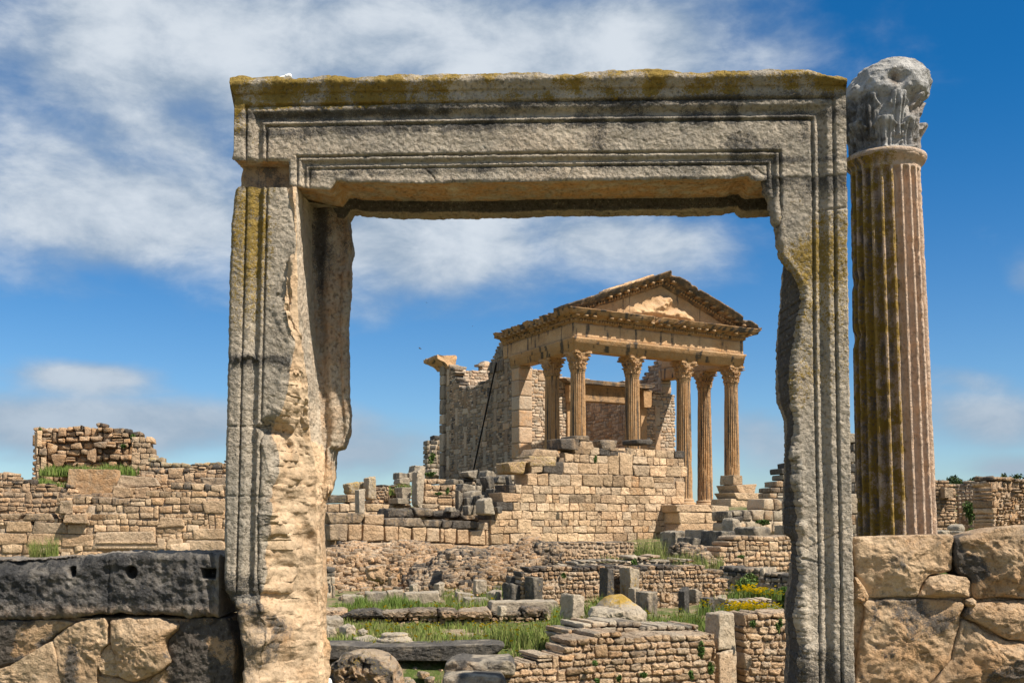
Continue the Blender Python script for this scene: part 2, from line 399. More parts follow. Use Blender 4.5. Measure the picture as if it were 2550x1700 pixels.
def lay(mb, top, zb, x0, x1, ch, wr=(1.1, 2.6), thick=.6, r=.1, amp=.05, y0=0.0, bright=.5, dark=0.0, topdark=.35, lich=0.0, warm=.1, tmpl=T_MD, gap=.012,
        jit=.12, core=True, corec=(.42, .06, 0, .25), holes=(), face=.03, slope=0.0, rec=.03, darkfn=None, mixp=None):
    mixp = jit * .45 if mixp is None else mixp
    """courses of stone between x0..x1 from zb up to a ragged top line; sizes in metres, r and amp in course heights"""
    top = np.asarray(top, float); tX, tZ = top[:, 0], top[:, 1]
    B = Blocks(); z = zb; zmax = tZ.max(); row = 0; taken = []; wv = rng.uniform(0, 99)
    while z < zmax:
        h = ch[min(row, len(ch) - 1)] if hasattr(ch, '__len__') else ch
        h *= rng.uniform(1 - jit, 1 + jit); x = x0 - rng.uniform(0, 1) * h * wr[0]
        new_taken = []
        while x < x1:
            wd = h * (wr[0] + (wr[1] - wr[0]) * rng.random() ** 1.5)
            blkd = [t for t in taken if t[0] < x + .01 and t[1] > x + .01]
            if blkd: x = blkd[0][1]; continue
            nxt = [t[0] for t in taken if t[0] > x]
            if nxt: wd = min(wd, min(nxt) - x)
            a, b = max(x, x0), min(x + wd, x1); x += wd
            if b - a < h * .3: continue
            cx = (a + b) / 2; zt = float(np.interp(cx, tX, tZ)); zs = z + slope * (cx - x0) + h * jit * .7 * math.sin(cx / h * .55 + wv + row * .4)
            if zs + h * .55 > zt: continue
            if any(hx0 < cx < hx1 and hz0 < zs + h / 2 < hz1 for hx0, hx1, hz0, hz1 in holes): continue
            hh = h * rng.uniform(1 - jit * .6, 1.0); tall = zs + 2.1 * h < zt and b - a > h * .5 and rng.random() < mixp * 1.1
            if tall: hh += h; new_taken.append((a, b))
            istop = zs + h * 1.5 > zt
            if not istop and rng.random() < .0: continue
            dk = dark + (topdark * rng.uniform(.3, 1.25) if istop else 0)
            if darkfn is not None: dk += darkfn(cx, zs + h / 2)
            fy = rng.normal(0, face * h)
            tn_ = tint(bright, dk, lich * (1.2 if istop else .3), warm)
            if not tall and b - a > h * .8 and rng.random() < mixp:        # a pair of thin stones instead of one
                f = rng.uniform(.35, .65)
                for lo, hi in ((0, f), (f, 1)):
                    B.put((cx, y0 + thick / 2 + fy + rng.normal(0, face * h * .5), zs + hh * (lo + hi) / 2), ((b - a) / 2 - gap / 2, thick / 2, hh * (hi - lo) / 2 - gap / 2 * .6), rng.normal(0, .012), rng.normal(0, jit * .05), r * h * .6, amp * h * .4, tint(bright, dk, 0, warm))
                continue
            B.put((cx, y0 + thick / 2 + fy, zs + hh / 2), ((b - a) / 2 - gap / 2, thick / 2, hh / 2 - gap / 2 * .6), rng.normal(0, .012), rng.normal(0, jit * .06), r * h, amp * h * .6, tn_)
        taken = new_taken
        z += h; row += 1
    B.flush(mb, tmpl)
    if core:
        hh = (ch[0] if hasattr(ch, '__len__') else ch); ins = min(.18, (x1 - x0) * .2, hh * .6); n = max(2, int((x1 - x0) / (hh * 1.2)) + 1); xs = np.linspace(x0 + ins, x1 - ins, n)
        for a, b in zip(xs[:-1], xs[1:]):
            zt = min(np.interp(np.linspace(a, b, 5), tX, tZ)) - hh * .9 + slope * (a - x0) * 0
            cuts = [(zb - .4, zt)]
            for hx0, hx1, hz0, hz1 in holes:
                if hx0 - .05 < (a + b) / 2 < hx1 + .05:
                    cuts = [c for lo, hi in cuts for c in ((lo, min(hi, hz0)), (max(lo, hz1), hi)) if c[1] - c[0] > .05]
            for lo, hi in cuts:
                if hi - lo > .05: mb.box((a, y0 + rec + .01, lo), (b, y0 + thick - rec, hi), corec)
def patch(mb, P, thick_dir, c=None):
    mb.grid(P, c)
def polyline(pts, n):
    p = np.asarray(pts, float); d = np.r_[0, np.cumsum(np.linalg.norm(np.diff(p, axis=0), axis=1))]
    s = np.linspace(0, d[-1], n); return np.stack([np.interp(s, d, p[:, k]) for k in range(p.shape[1])], 1)
def poly_stone(mb, fr, pts, y0=0.0, thick=.4, bulge=.06, amp=.02, rings=16, nseg=90, tintf=None, edge=.03, seed=0, freq=6.0, yl=None, rough=.006, holes=(), grow=0.0):
    """an irregular stone whose face outline was read off the photo: rounded arris, pillowed rough face, sides running back"""
    P = fr.poly(pts, y0); P = np.vstack([P, P[:1]])
    # round the outline a little
    ring = polyline(P, nseg + 1)[:-1]
    for _ in range(2): ring = (np.roll(ring, 1, 0) + 2 * ring + np.roll(ring, -1, 0)) / 4
    cen = ring.mean(0); dd = ring - cen; ring = ring + dd / np.linalg.norm(dd, axis=1, keepdims=True) * grow; size = math.sqrt(max(1e-6, abs(np.sum(ring[:, 0] * np.roll(ring[:, 1], -1) - ring[:, 1] * np.roll(ring[:, 0], -1))) / 2))
    tang = np.roll(ring, -1, 0) - np.roll(ring, 1, 0); 
    if np.sum(ring[:, 0] * np.roll(ring[:, 1], -1) - ring[:, 1] * np.roll(ring[:, 0], -1)) < 0: ring = ring[::-1]
    layers = []
    for yy, sc in ((thick, .93), (thick * .6, .985), (edge * 1.4, 1.0), (edge * .55, .992), (edge * .12, .972)):
        layers.append(np.c_[cen + (ring - cen) * sc, np.full(nseg, yy)])
    for k in range(1, rings + 1):
        s = .972 * (1 - k / (rings + .25)); layers.append(np.c_[cen + (ring - cen) * s, np.full(nseg, -bulge * (1 - (s / .972) ** 2.2))])
    V = np.array(layers); V = np.stack([V[..., 0], V[..., 2] + y0, V[..., 1]], -1)
    q = V.reshape(-1, 3); o = np.array((seed * 3.7, seed * 1.3, seed * 9.1))
    fac = np.ones(len(q)); fac[:nseg] = .3
    big = fbm(q + o, freq * .35, 4, seed); mid = ridge(q + o, freq * 1.3, 3, seed + 3); sm = fbm(q + o, freq * 6, 3, seed + 9)
    V[..., 1] += ((-big * amp * 1.6 - mid * amp * .45 - sm * rough) * fac).reshape(V.shape[:2])
    V[..., 0] += (fbm(q + o + 31, freq, 3, seed) * amp * .45 * fac).reshape(V.shape[:2]); V[..., 2] += (fbm(q + o + 57, freq, 3, seed) * amp * .45 * fac).reshape(V.shape[:2])
    for hx, hy, hr, hd in holes:
        cx, cz = fr.loc(hx, hy, y0); hr = hr * fr.D / FPX
        d = np.hypot(V[..., 0] - cx, V[..., 2] - cz); V[..., 1] += hd * sst(d, hr * 1.15, hr * .75) * (V[..., 1] < y0 + edge)
    C = np.tile((.5, 0, 0, 0), (V.shape[0] * nseg, 1)) if tintf is None else tintf(V.reshape(-1, 3))
    mb.grid(V, C, closed_v=True)
    return V
# ================================================================ the stone doorway in the foreground
DF = Fr(1341, 8.0, -3.0)
def tab(t, y):
    t = np.array(t, float); return np.interp(y, t[:, 0], t[:, 1])
def prof(d):
    """architrave profile: how far back the face lies at a distance d (m) inside the outer edge"""
    d = np.asarray(d, float); y = np.zeros_like(d)
    y = np.where(d > .086, .010 + .038 * sst(d, .125, .175) - .026 * sst(d, .185, .222), y)
    y = np.where(d > .235, .034, y); y = np.where(d > .463, .040 + .026 * sst(d, .485, .512) - .018 * sst(d, .516, .542), y)
    y = np.where(d > .55, .058, y)
    for g, wd, dp in ((.086, .007, .030), (.232, .008, .030), (.463, .007, .028), (.55, .008, .022)):
        y = y + dp * np.exp(-((d - g) / wd) ** 2)
    return y
door = thing('stone_doorway', 'free-standing weathered stone doorway with moulded lintel on two broken jambs', 'doorway', loc=(DF.o[0], DF.o[1], 0), rz=DF.yaw)
def px_at(py, yl):           # image row at which a point of the front plane's row py shows when it lies yl further back
    return HOR + (np.asarray(py, float) - HOR) * 8.0 / (8.0 + yl)
def surf_noise(V, N, rough, fine=.0035, seed=0):
    """push vertices along their normals: dressed stone gets a fine pitting, broken stone deep facets"""
    q = V.reshape(-1, 3); n = N.reshape(-1, 3); rr = rough.reshape(-1)
    d = fbm(q, 34, 3, seed) * fine * 1.2 + fbm(q, 9, 3, seed + 2) * fine * .8
    br = ridge(q * (1, 1, .6) + 3.1, 2.6, 2, seed + 4) * .034 + fbm(q * (1, 1, .7), 1.7, 3, seed + 5) * .05 + fbm(q, 14, 3, seed + 6) * .010 + ridge(q, 6.5, 3, seed + 8) * .014
    return (q + n * (d + br * rr)[:, None]).reshape(V.shape)
def normals(V):
    du = np.roll(V, -1, 0) - np.roll(V, 1, 0); du[0] = V[1] - V[0]; du[-1] = V[-1] - V[-2]
    dv = np.roll(V, -1, 1) - np.roll(V, 1, 1)
    n = np.cross(du, dv); return n / np.maximum(np.linalg.norm(n, axis=2, keepdims=True), 1e-9)
def caps(mb, V, C):
    mb.fan(V[0], C[0].mean(0), flip=True); mb.fan(V[-1], C[-1].mean(0))

# ---------------------------------------------------------------- left jamb
J_A = [(464, 592), (470, 588), (487, 583), (556, 576), (646, 572), (902, 567), (1091, 563), (1232, 560), (1442, 558), (1470, 562), (1490, 582), (1512, 600), (1618, 600), (1700, 603), (1800, 603)]
J_B = [(464, 710), (501, 719), (555, 730), (596, 735), (625, 727), (660, 712), (700, 702), (745, 690), (775, 688), (815, 704), (853, 724), (880, 719), (916, 705), (960, 698), (1000, 686), (1028, 668), (1060, 643), (1075, 648), (1133, 666), (1180, 676), (1200, 662), (1240, 650), (1300, 648), (1400, 646), (1470, 640), (1500, 630), (1560, 648), (1700, 640), (1800, 640)]
J_C = [(464, 737), (620, 738), (760, 741), (880, 748), (950, 757), (1021, 767), (1126, 779), (1200, 785), (1300, 787), (1407, 785), (1477, 790), (1600, 788), (1800, 786)]
J_CD = [(464, .02), (650, .03), (760, .06), (880, .14), (950, .22), (1021, .32), (1126, .44), (1200, .5), (1800, .50)]
J_D = [(500, 778), (670, 776), (1021, 797), (1098, 803), (1160, 808), (1232, 795), (1300, 790), (1477, 797), (1600, 793), (1800, 790)]
J_E = [(525, 852), (537, 861), (560, 864), (591, 869), (612, 873), (624, 872), (632, 868), (645, 866), (705, 864), (810, 859), (910, 860), (993, 863), (1040, 866), (1077, 865), (1098, 858), (1112, 852), (1119, 833), (1133, 829), (1147, 828), (1180, 824), (1217, 817), (1230, 806), (1240, 800), (1302, 793), (1407, 791), (1450, 798), (1477, 803), (1520, 800), (1582, 796), (1700, 791), (1800, 791)]
def left_jamb():
    rows = np.r_[np.linspace(464, 1760, 440)]; secs = []; rough = []; cols = []
    xo0 = 583
    for py in rows:
        Z = float(DF.loc(650, py)[1])
        X = lambda px, yl=0.0: float(DF.loc(px, px_at(py, yl), yl)[0])
        wob = 1.2 * float(perlin(np.array([[py * .09, 0, 0]]))[0]) + 1.5 * float(perlin(np.array([[py * .031, 5, 0]]))[0])
        jag = 1.6 * float(perlin(np.array([[py * .17, 2, 0]]))[0]) + 7.0 * max(0, float(perlin(np.array([[py * .055, 33, 0]]))[0]))
        a, b, c = tab(J_A, py) + wob * .7, tab(J_B, py) + wob + jag * float(sst(py, 560, 640)), tab(J_C, py)
        cd = float(tab(J_CD, py)); yd = .56
        d = tab(J_D, px_at(py, yd)); e = tab(J_E, px_at(py, .62)) + wob * .8
        low = float(sst(py, 1462, 1490))
        p = []; rr = []; kind = []
        Xa, Xb = X(a), X(b); Xout = X(tab([(464, 583), (1460, 557)], py))
        for t in np.linspace(0, 1, 54)[:-1]:
            x = Xa + (Xb - Xa) * t; y = float(prof(x - Xout)) * (1 - low) + .02 * low + .03 * sst(py, 1468, 1480) * (1 - sst(py, 1490, 1510))
            y += .035 * math.exp(-((Xa - x) / .012) ** 2) * .4
            y += .02 * math.exp(-((Xb - x) / .015) ** 2)
            p.append((x, y)); rr.append(.03 + .75 * low + .5 * math.exp(-((Xb - x) / .02) ** 2)); kind.append(0)
        xc = X(c, cd)
        yb = p[-1][1]
        for t in np.linspace(0, 1, 26)[:-1]:
            # hollowed break from the face back to the reveal
            g = t ** 1.25; x = Xb + (xc - Xb) * t; y = yb + .01 + (cd - yb) * g
            hol = .07 * math.sin(math.pi * t) * float(sst(xc - Xb, .05, .2))
            p.append((x, y + hol)); rr.append(.25 + .75 * min(1, (xc - Xb) / .12)); kind.append(1)
        yq = max(yd, cd + .03); xd = X(d, yq)
        for t in np.linspace(0, 1, 20)[:-1]:
            p.append((xc + (xd - xc) * t, cd + (yq - cd) * t)); rr.append(.06 + .6 * float(sst(py, 1150, 1260))); kind.append(2)
        xe = X(e, .62); xe = max(xe, xd + .004)
        rf = float(sst(py, 1130, 1250))
        for t in np.linspace(0, 1, 26)[:-1]:
            x = xd + (xe - xd) * t; y = yq + .05 * t + .02 * math.sin(t * math.pi * 3) * (1 - rf)
            p.append((x, y)); rr.append(.14 + .55 * rf + .35 * t ** 3); kind.append(3)
        for t in np.linspace(0, 1, 8)[:-1]:
            p.append((xe - .02 * t, .62 + .24 * t)); rr.append(.35); kind.append(3)
        Xa2 = Xa + .03
        for t in np.linspace(0, 1, 12)[:-1]:
            p.append((xe - .02 + (Xa2 - xe + .02) * t, .86)); rr.append(.3); kind.append(4)
        for t in np.linspace(0, 1, 14)[:-1]:
            p.append((Xa2 + (Xa - Xa2) * t, .86 + (p[0][1] - .86) * t)); rr.append(.12); kind.append(4)
        secs.append([(x, y, Z) for x, y in p]); rough.append(rr); cols.append(kind)
    V = np.array(secs); rg = np.array(rough); kd = np.array(cols); V0 = V.copy()
    N = -normals(V)
    if (N[100, 20, 1]) > 0: N = -N
    V = surf_noise(V, N, rg, seed=11)
    for hx, hy, rx, rz_, dp in ((712, 655, 14, 34, .035), (700, 720, 12, 26, .03), (708, 905, 18, 30, .03), (668, 1066, 34, 22, .085), (700, 1120, 26, 50, .075), (735, 1010, 12, 60, .02), (672, 1215, 26, 30, .03), (735, 1235, 14, 34, .03), (745, 1330, 24, 40, .045), (705, 1420, 34, 26, .04), (668, 1560, 40, 22, .05), (740, 1520, 26, 40, .035), (690, 1655, 60, 22, .04)):
        cx, cz = DF.loc(hx, hy, .12); q_ = V.reshape(-1, 3); sxx = 8.1 / FPX
        gq = np.exp(-((q_[:, 0] - cx) / (rx * sxx)) ** 2 - ((q_[:, 2] - cz) / (rz_ * sxx)) ** 2) * (q_[:, 1] < .5) * (rg.reshape(-1) > .2); q_[:, 1] += dp * gq
    # iron-cramp hole and knob across the mouldings at half height
    kx, kz = DF.loc(622, 888); q = V.reshape(-1, 3); dd = np.exp(-((q[:, 0] - kx) / .10) ** 4 - ((q[:, 2] - kz) / .032) ** 2) * (q[:, 1] < .25)
    q[:, 1] += dd * (-.012 + .05 * fbm(q, 16, 3, 3))
    for jy in (1062, 1235):                       # hairline joints
        jz = DF.loc(600, jy)[1] + .004 * fbm(q, 6, 2, 8) - .03 * (q[:, 0] - kx); q[:, 1] += .014 * np.exp(-((q[:, 2] - jz) / .005) ** 2) * (q[:, 1] < .12)
    q0 = V0.reshape(-1, 3)
    pyv = HOR - (q0[:, 2] - EYE) / 8.0 * FPX
    nz = fbm(q0, 5, 4, 21); n2 = fbm(q0, 1.7, 3, 22)
    K = kd.reshape(-1)
    C = np.zeros((len(q), 4)); C[:, 0] = .55 + .10 * n2
    front = (K == 0)
    lf = sst(pyv, 980, 560) * .66 + .10 * sst(pyv, 1150, 700) ; wide = np.exp(-((q0[:, 0] - DF.loc(628, 700)[0]) / .075) ** 2) * .35
    C[:, 2] = np.where(front, lf * (.72 + wide * .8) * sst(q0[:, 0], float(DF.loc(720, 700)[0]), float(DF.loc(640, 700)[0])) * .95 , 0)
    C[:, 1] = np.where(front, .25 + .35 * np.exp(-((pyv - 1475) / 38) ** 2) + .12 * n2 + .28 * np.exp(-((pyv - 888) / 14) ** 2), 0)
    C[:, 1] += np.where(K == 3, .22 + .42 * np.exp(-((q0[:, 0] - DF.loc(800, 600, .56)[0]) / .06) ** 2) * sst(pyv, 1000, 560) + .25 * sst(pyv, 700, 520), 0)
    C[:, 1] += np.where((K == 2), .10 + .35 * sst(pyv, 640, 480), 0) + np.where((K == 1) & (pyv > 1150), .08 + .25 * sst(n2, .1, .5), 0)
    C[:, 1] -= np.where((K == 1) | ((K == 0) & (pyv > 1490)), .04 - .22 * sst(n2, 0, .4), 0) + np.where((K == 2) | (K == 3), .14, 0)
    C[:, 0] += np.where(K == 2, .2, 0)  # reveal lightened: bounced light painted in
    C[:, 3] = np.where(K == 3, .45 + .5 * nz, np.where(K == 2, .18, np.where(K == 1, .16 + .5 * nz, 0)))
    C[:, 0] += np.where(K == 1, -.02, 0) + np.where((K == 0) & (pyv > 1480), -.02, 0)
    C[:, 0] += np.where(pyv > 1640, .25 * sst(fbm(q0, 3, 3, 71) + (pyv - 1660) / 120, 0, .5), 0)
    mb = MB(); mb.grid(V, C, closed_v=True); Cg = C.reshape(*V.shape[:2], 4); caps(mb, V, Cg)
    o = mb.build('jamb', M_DOOR, door); o.data.materials.append(M_DOORB)
    kk = kd[:-1]; pv = pyv.reshape(kd.shape)[:-1]; nb_ = fbm(q0, 6, 3, 88).reshape(kd.shape)[:-1]
    mi = ((kk == 1) | ((kk == 2) & (pv + 60 * nb_ > 1090)) | ((kk == 3) & (pv + 60 * nb_ > 1150)) | ((kk == 0) & (pv + 30 * nb_ > 1494))).astype(np.int32).ravel()
    full = np.zeros(len(o.data.polygons), np.int32); full[:len(mi)] = mi; o.data.polygons.foreach_set('material_index', full); o.data.update()
    return o
o = left_jamb(); o['label'] = 'left jamb, yellow lichen on its mouldings and its inner arris broken away to pale stone'

# ---------------------------------------------------------------- right jamb
K_A = [(438, 2112), (447, 2113), (704, 2115), (866, 2117), (1161, 2123), (1371, 2128), (1699, 2131), (1800, 2132)]
K_B = [(438, 1908), (447, 1909), (498, 1925), (556, 1940), (610, 1948), (632, 1951), (645, 1960), (660, 1972), (697, 1992), (712, 2001), (754, 2002), (800, 1991), (831, 1984), (880, 1981), (936, 1978), (1056, 1981), (1140, 1988), (1190, 1986), (1231, 1991), (1336, 1992), (1392, 1989), (1430, 1999), (1476, 1995), (1567, 1998), (1610, 2010), (1699, 2002), (1800, 2002)]
K_E = [(560, 1990), (600, 1972), (636, 1966), (645, 1958), (700, 1954), (796, 1949), (880, 1944), (936, 1943), (992, 1945), (1020, 1955), (1048, 1962), (1126, 1964), (1196, 1960), (1301, 1955), (1326, 1956), (1334, 1970), (1345, 1978), (1441, 1977), (1470, 1970), (1511, 1964), (1616, 1970), (1699, 1964), (1800, 1964)]
def right_jamb():
    rows = np.linspace(438, 1760, 450); secs = []; rough = []; cols = []
    for py in rows:
        Z = float(DF.loc(2050, py)[1])
        X = lambda px, yl=0.0: float(DF.loc(px, px_at(py, yl), yl)[0])
        wob = 1.3 * float(perlin(np.array([[py * .085, 9, 0]]))[0]) + 2.2 * float(perlin(np.array([[py * .03, 15, 0]]))[0])
        jag = 6.0 * float(perlin(np.array([[py * .16, 4, 0]]))[0]) - 9.0 * abs(float(perlin(np.array([[py * .05, 44, 0]]))[0])) + 3
        a, b = tab(K_A, py) + wob * .25 - 3, tab(K_B, py) + wob + jag * float(sst(py, 600, 680))
        Xa, Xb = X(a), X(b); p = []; rr = []; kind = []
        for t in np.linspace(0, 1, 62)[:-1]:                 # front, from the broken inner edge out to the outer arris
            x = Xb + (Xa - Xb) * t; y = float(prof(Xa - x)) + .03 * math.exp(-((x - Xb) / .016) ** 2)
            p.append((x, y)); kind.append(0); rr.append(.03 + .55 * math.exp(-((x - Xb) / .03) ** 2) + .22 * float(sst(py, 1050, 1400)) * float(sst(x, Xb + .28, Xb)))
        for t in np.linspace(0, 1, 18)[:-1]:
            p.append((Xa - .01 * t, .02 + .78 * t)); kind.append(4); rr.append(.1)
        e = tab(K_E, px_at(py, .6)) + wob * .8 + jag * .5; xe = X(e, .6)
        if py < 660: xe = xe + .0
        for t in np.linspace(0, 1, 12)[:-1]:
            p.append((Xa - .01 + (xe + .02 - Xa + .01) * t, .80)); kind.append(4); rr.append(.2)
        for t in np.linspace(0, 1, 8)[:-1]:
            p.append((xe + .02 * (1 - t), .80 - .2 * t)); kind.append(3); rr.append(.3)
        yb = p[0][1]
        for t in np.linspace(0, 1, 26)[:-1]:
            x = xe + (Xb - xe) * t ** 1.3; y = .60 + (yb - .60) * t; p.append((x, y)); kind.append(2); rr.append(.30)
        secs.append([(x, y, Z) for x, y in p]); rough.append(rr); cols.append(kind)
    V = np.array(secs); rg = np.array(rough); K = np.array(cols).reshape(-1); V0 = V.copy(); N = normals(V)
    if N[100, 20, 1] > 0: N = -N
    V = surf_noise(V, N, rg, seed=31)
    q = V.reshape(-1, 3); q0 = V0.reshape(-1, 3); pyv = HOR - (q0[:, 2] - EYE) / 8.0 * FPX
    for (jx, jy, sl) in ((2080, 520, .05), (2010, 1392, -.3), (2060, 1340, .5)):
        jX, jz = DF.loc(jx, jy); zz = jz + sl * (q[:, 0] - jX) + .012 * fbm(q, 4, 2, 7)
        q[:, 1] += .014 * np.exp(-((q[:, 2] - zz) / .005) ** 2) * (q[:, 1] < .13) * sst(np.abs(q[:, 0] - jX), .16, .10)
    n2 = fbm(q0, 1.7, 3, 42); n1 = fbm(q0, 5, 3, 43)
    C = np.zeros((len(q), 4)); C[:, 0] = .58 + .10 * n2
    lf = (.36 * sst(pyv, 1180, 700) + .12 * sst(pyv, 1300, 1000)) * (.25 + .75 * sst(pyv + 90 * fbm(q0, 3, 3, 47), 450, 640))
    C[:, 2] = np.where(K == 0, lf + .25 * n2, 0)
    C[:, 1] = np.where(K == 0, .23 + .30 * sst(pyv, 520, 430) + .10 * n1 + .28 * sst(pyv, 1560, 1690), np.where(K == 2, .80 + .2 * n2, .4))  # reveal: dark patina, with the shade of its left-facing side painted in
    C[:, 3] = np.where(K == 0, .12 * sst(n2, 0, .4), .25)
    C[:, 0] += np.where((K == 0) & (pyv > 950), .08, 0)
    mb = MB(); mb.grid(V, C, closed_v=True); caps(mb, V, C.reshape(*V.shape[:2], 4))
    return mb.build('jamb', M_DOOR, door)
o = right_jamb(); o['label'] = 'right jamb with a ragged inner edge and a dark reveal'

# ---------------------------------------------------------------- lintel
L_T = [(571, 203), (600, 202), (640, 199), (717, 195), (858, 194), (920, 196), (974, 194), (1090, 193), (1154, 190), (1260, 188), (1390, 186), (1480, 185), (1560, 183), (1665, 181), (1690, 184), (1740, 186), (1775, 184), (1830, 181), (1882, 180), (1933, 178), (1990, 177), (2012, 176), (2030, 180), (2070, 192), (2106, 205)]
L_B = [(571, 393), (583, 396), (722, 396), (722.1, 458), (730, 460), (817, 467), (824, 458), (833, 443), (850, 441), (866, 446), (1100, 449), (1260, 446), (1390, 443), (1640, 440), (1800, 437), (1832, 435), (1845, 430), (1868, 429), (1876, 438), (1884, 442), (1915, 440), (2110, 437)]
def lintel():
    xs = np.unique(np.r_[np.linspace(571, 2108, 560), 721.2, 722.8]); secs = []; rough = []; cols = []
    XL, XR = float(DF.loc(583, 300)[0]), float(DF.loc(2107, 300)[0])
    for px in xs:
        wob = 1.0 * float(perlin(np.array([[px * .11, 3, 0]]))[0]) + 1.2 * float(perlin(np.array([[px * .035, 8, 0]]))[0])
        zt = float(DF.loc(px, tab(L_T, px) + wob)[1]); zb = float(DF.loc(px, tab(L_B, px) + wob * .5)[1])
        tilt = tab([(571, 235), (1340, 221), (2108, 212)], px)
        z0 = float(DF.loc(px, tilt)[1]); X = float(DF.loc(px, 320)[0]); Xt = float(DF.loc(px, 200)[0])
        p = []; rr = []; kd = []
        zm = max(float(DF.loc(px, 394)[1]), zb)
        for z in np.r_[np.linspace(zt, zm, 92)[:-1], np.linspace(zm, zb, 26)[:-1]]:   # front face from the top edge down
            if z > z0:                                        # cornice: cavetto with a broken edge
                u = min(1, (z - z0) / max(.02, zt - z0)); y = -.012 - .032 * sst(u, .0, .6) + .045 * float(sst(u, .7, 1.0)); x = X; r_ = .14 + .3 * float(sst(u, .8, 1))
                if X < XL + .02: x = max(X, XL - .036 * u)
            else:
                d = min(z0 - z, X - XL, XR - X); y = float(prof(max(0, d))); x = min(max(X, XL), XR); r_ = .03
            y += .022 * math.exp(-((z - zb) / .012) ** 2); r_ += .35 * math.exp(-((z - zb) / .02) ** 2)
            p.append((x, y, z)); rr.append(r_); kd.append(0)
        yb = p[-1][1]; left = px < 722; xx = min(max(X, XL), XR)
        for t in np.linspace(0, 1, 22)[:-1]:                  # soffit
            p.append((xx, yb + (.585 - yb) * t, zb + (.012 if not left else 0) * float(sst(t, 0, .2)))); rr.append(.04); kd.append(2)
        drop = .0 if left else .055
        for t in np.linspace(0, 1, 6)[:-1]:
            p.append((xx, .59 + .012 * t, zb + .012 - (drop + .012) * t)); rr.append(.08); kd.append(3)
        for t in np.linspace(0, 1, 9)[:-1]:
            p.append((xx, .60 + .20 * t, zb - drop - .012 * math.sin(t * 9))); rr.append(.22); kd.append(3)
        for t in np.linspace(0, 1, 10)[:-1]:
            p.append((xx, .81, zb - drop + (zt - .02 - zb + drop) * t)); rr.append(.2); kd.append(4)
        for t in np.linspace(0, 1, 14)[:-1]:
            p.append((xx, .81 + (p[0][1] - .81) * t, zt - .02 * (1 - t))); rr.append(.18); kd.append(1)
        secs.append(p); rough.append(rr); cols.append(kd)
    V = np.array(secs); rg = np.array(rough); K = np.array(cols).reshape(-1); V0 = V.copy(); N = normals(V)
    if N[200, 50, 1] > 0: N = -N
    V = surf_noise(V, N, rg, seed=51)
    q = V.reshape(-1, 3); q0 = V0.reshape(-1, 3)
    px = 1341 + q0[:, 0] / 8.0 * FPX; pyv = HOR - (q0[:, 2] - EYE) / 8.0 * FPX
    for (jx, jy, sl, hw) in ((1068, 425, -1.1, .07), (1416, 427, 2.5, .07), (1560, 270, .9, .06), (1895, 420, -.8, .035), (1650, 262, -.4, .06)):   # cracks
        jX, jz = DF.loc(jx, jy); dz = (q[:, 2] - jz); xx = jX + dz / sl + .012 * fbm(q, 7, 2, 6)
        q[:, 1] += .013 * np.exp(-((q[:, 0] - xx) / .005) ** 2) * (q[:, 1] < .14) * sst(np.abs(dz), hw, hw * .6)
    n1 = fbm(q0, 4.5, 4, 61); n2 = fbm(q0, 1.3, 3, 62); ns = fbm(q0 * (2.2, 1, .5), 2.2, 3, 63)
    C = np.zeros((len(q), 4)); C[:, 0] = .56 + .08 * n2
    fr = K == 0
    rel = pyv - np.interp(px, [571, 1340, 2108], [235, 221, 212])
    corn = sst(rel, 22, -4)
    C[:, 2] = np.where(fr, corn * (.55 + .75 * n1 + .4 * n2) + .42 * sst(px, 660, 590) * sst(pyv, 385, 320) * (.8 + n1) + .25 * sst(px, 1990, 2080) * sst(rel, 60, 10), np.where(K == 1, .35 + .4 * n1, 0))
    og = np.exp(-((rel - 66) / 17) ** 2); og2 = np.exp(-((rel - 178) / 9) ** 2)  # ogee bands: dark crust plus the shade of their undersides painted in
    C[:, 1] = np.where(fr, .18 + .44 * og * (.75 + ns) + .32 * og2 * (.7 + ns) + .32 * np.exp(-((rel - 20) / 13) ** 2) * (1.0 + n2) + .16 * sst(n1, .05, .5) + .22 * sst(px, 1790, 1850) * sst(px, 1990, 1890) * sst(rel, 90, 150), 0)  # the fascia term paints in the shadow under the cornice
    C[:, 0] += np.where(fr & (rel > 8) & (rel < 45), -.08, 0)  # same painted cornice shadow, in the brightness
    C[:, 1] += np.where(K == 3, .24 + .3 * n2 + .5 * sst(q0[:, 1], .615, .60), 0) + np.where(K == 2, -.45 + .75 * sst(q0[:, 1], .52, .585) + .6 * sst(px, 860, 780), 0)  # black strip on the rear frame's front edge is painted shadow
    C[:, 3] = np.where(K == 2, .95, np.where(K == 3, .3, .10 * sst(n2, 0, .4))); C[:, 0] += np.where(K == 2, .25, 0)  # soffit painted warmer and brighter for bounced light
    mb = MB(); mb.grid(V, C, closed_v=True); caps(mb, V, C.reshape(*V.shape[:2], 4))
    return mb.build('lintel', M_DOOR, door)
lintel()['label'] = 'lintel with mitred mouldings under a lichen-covered cornice'
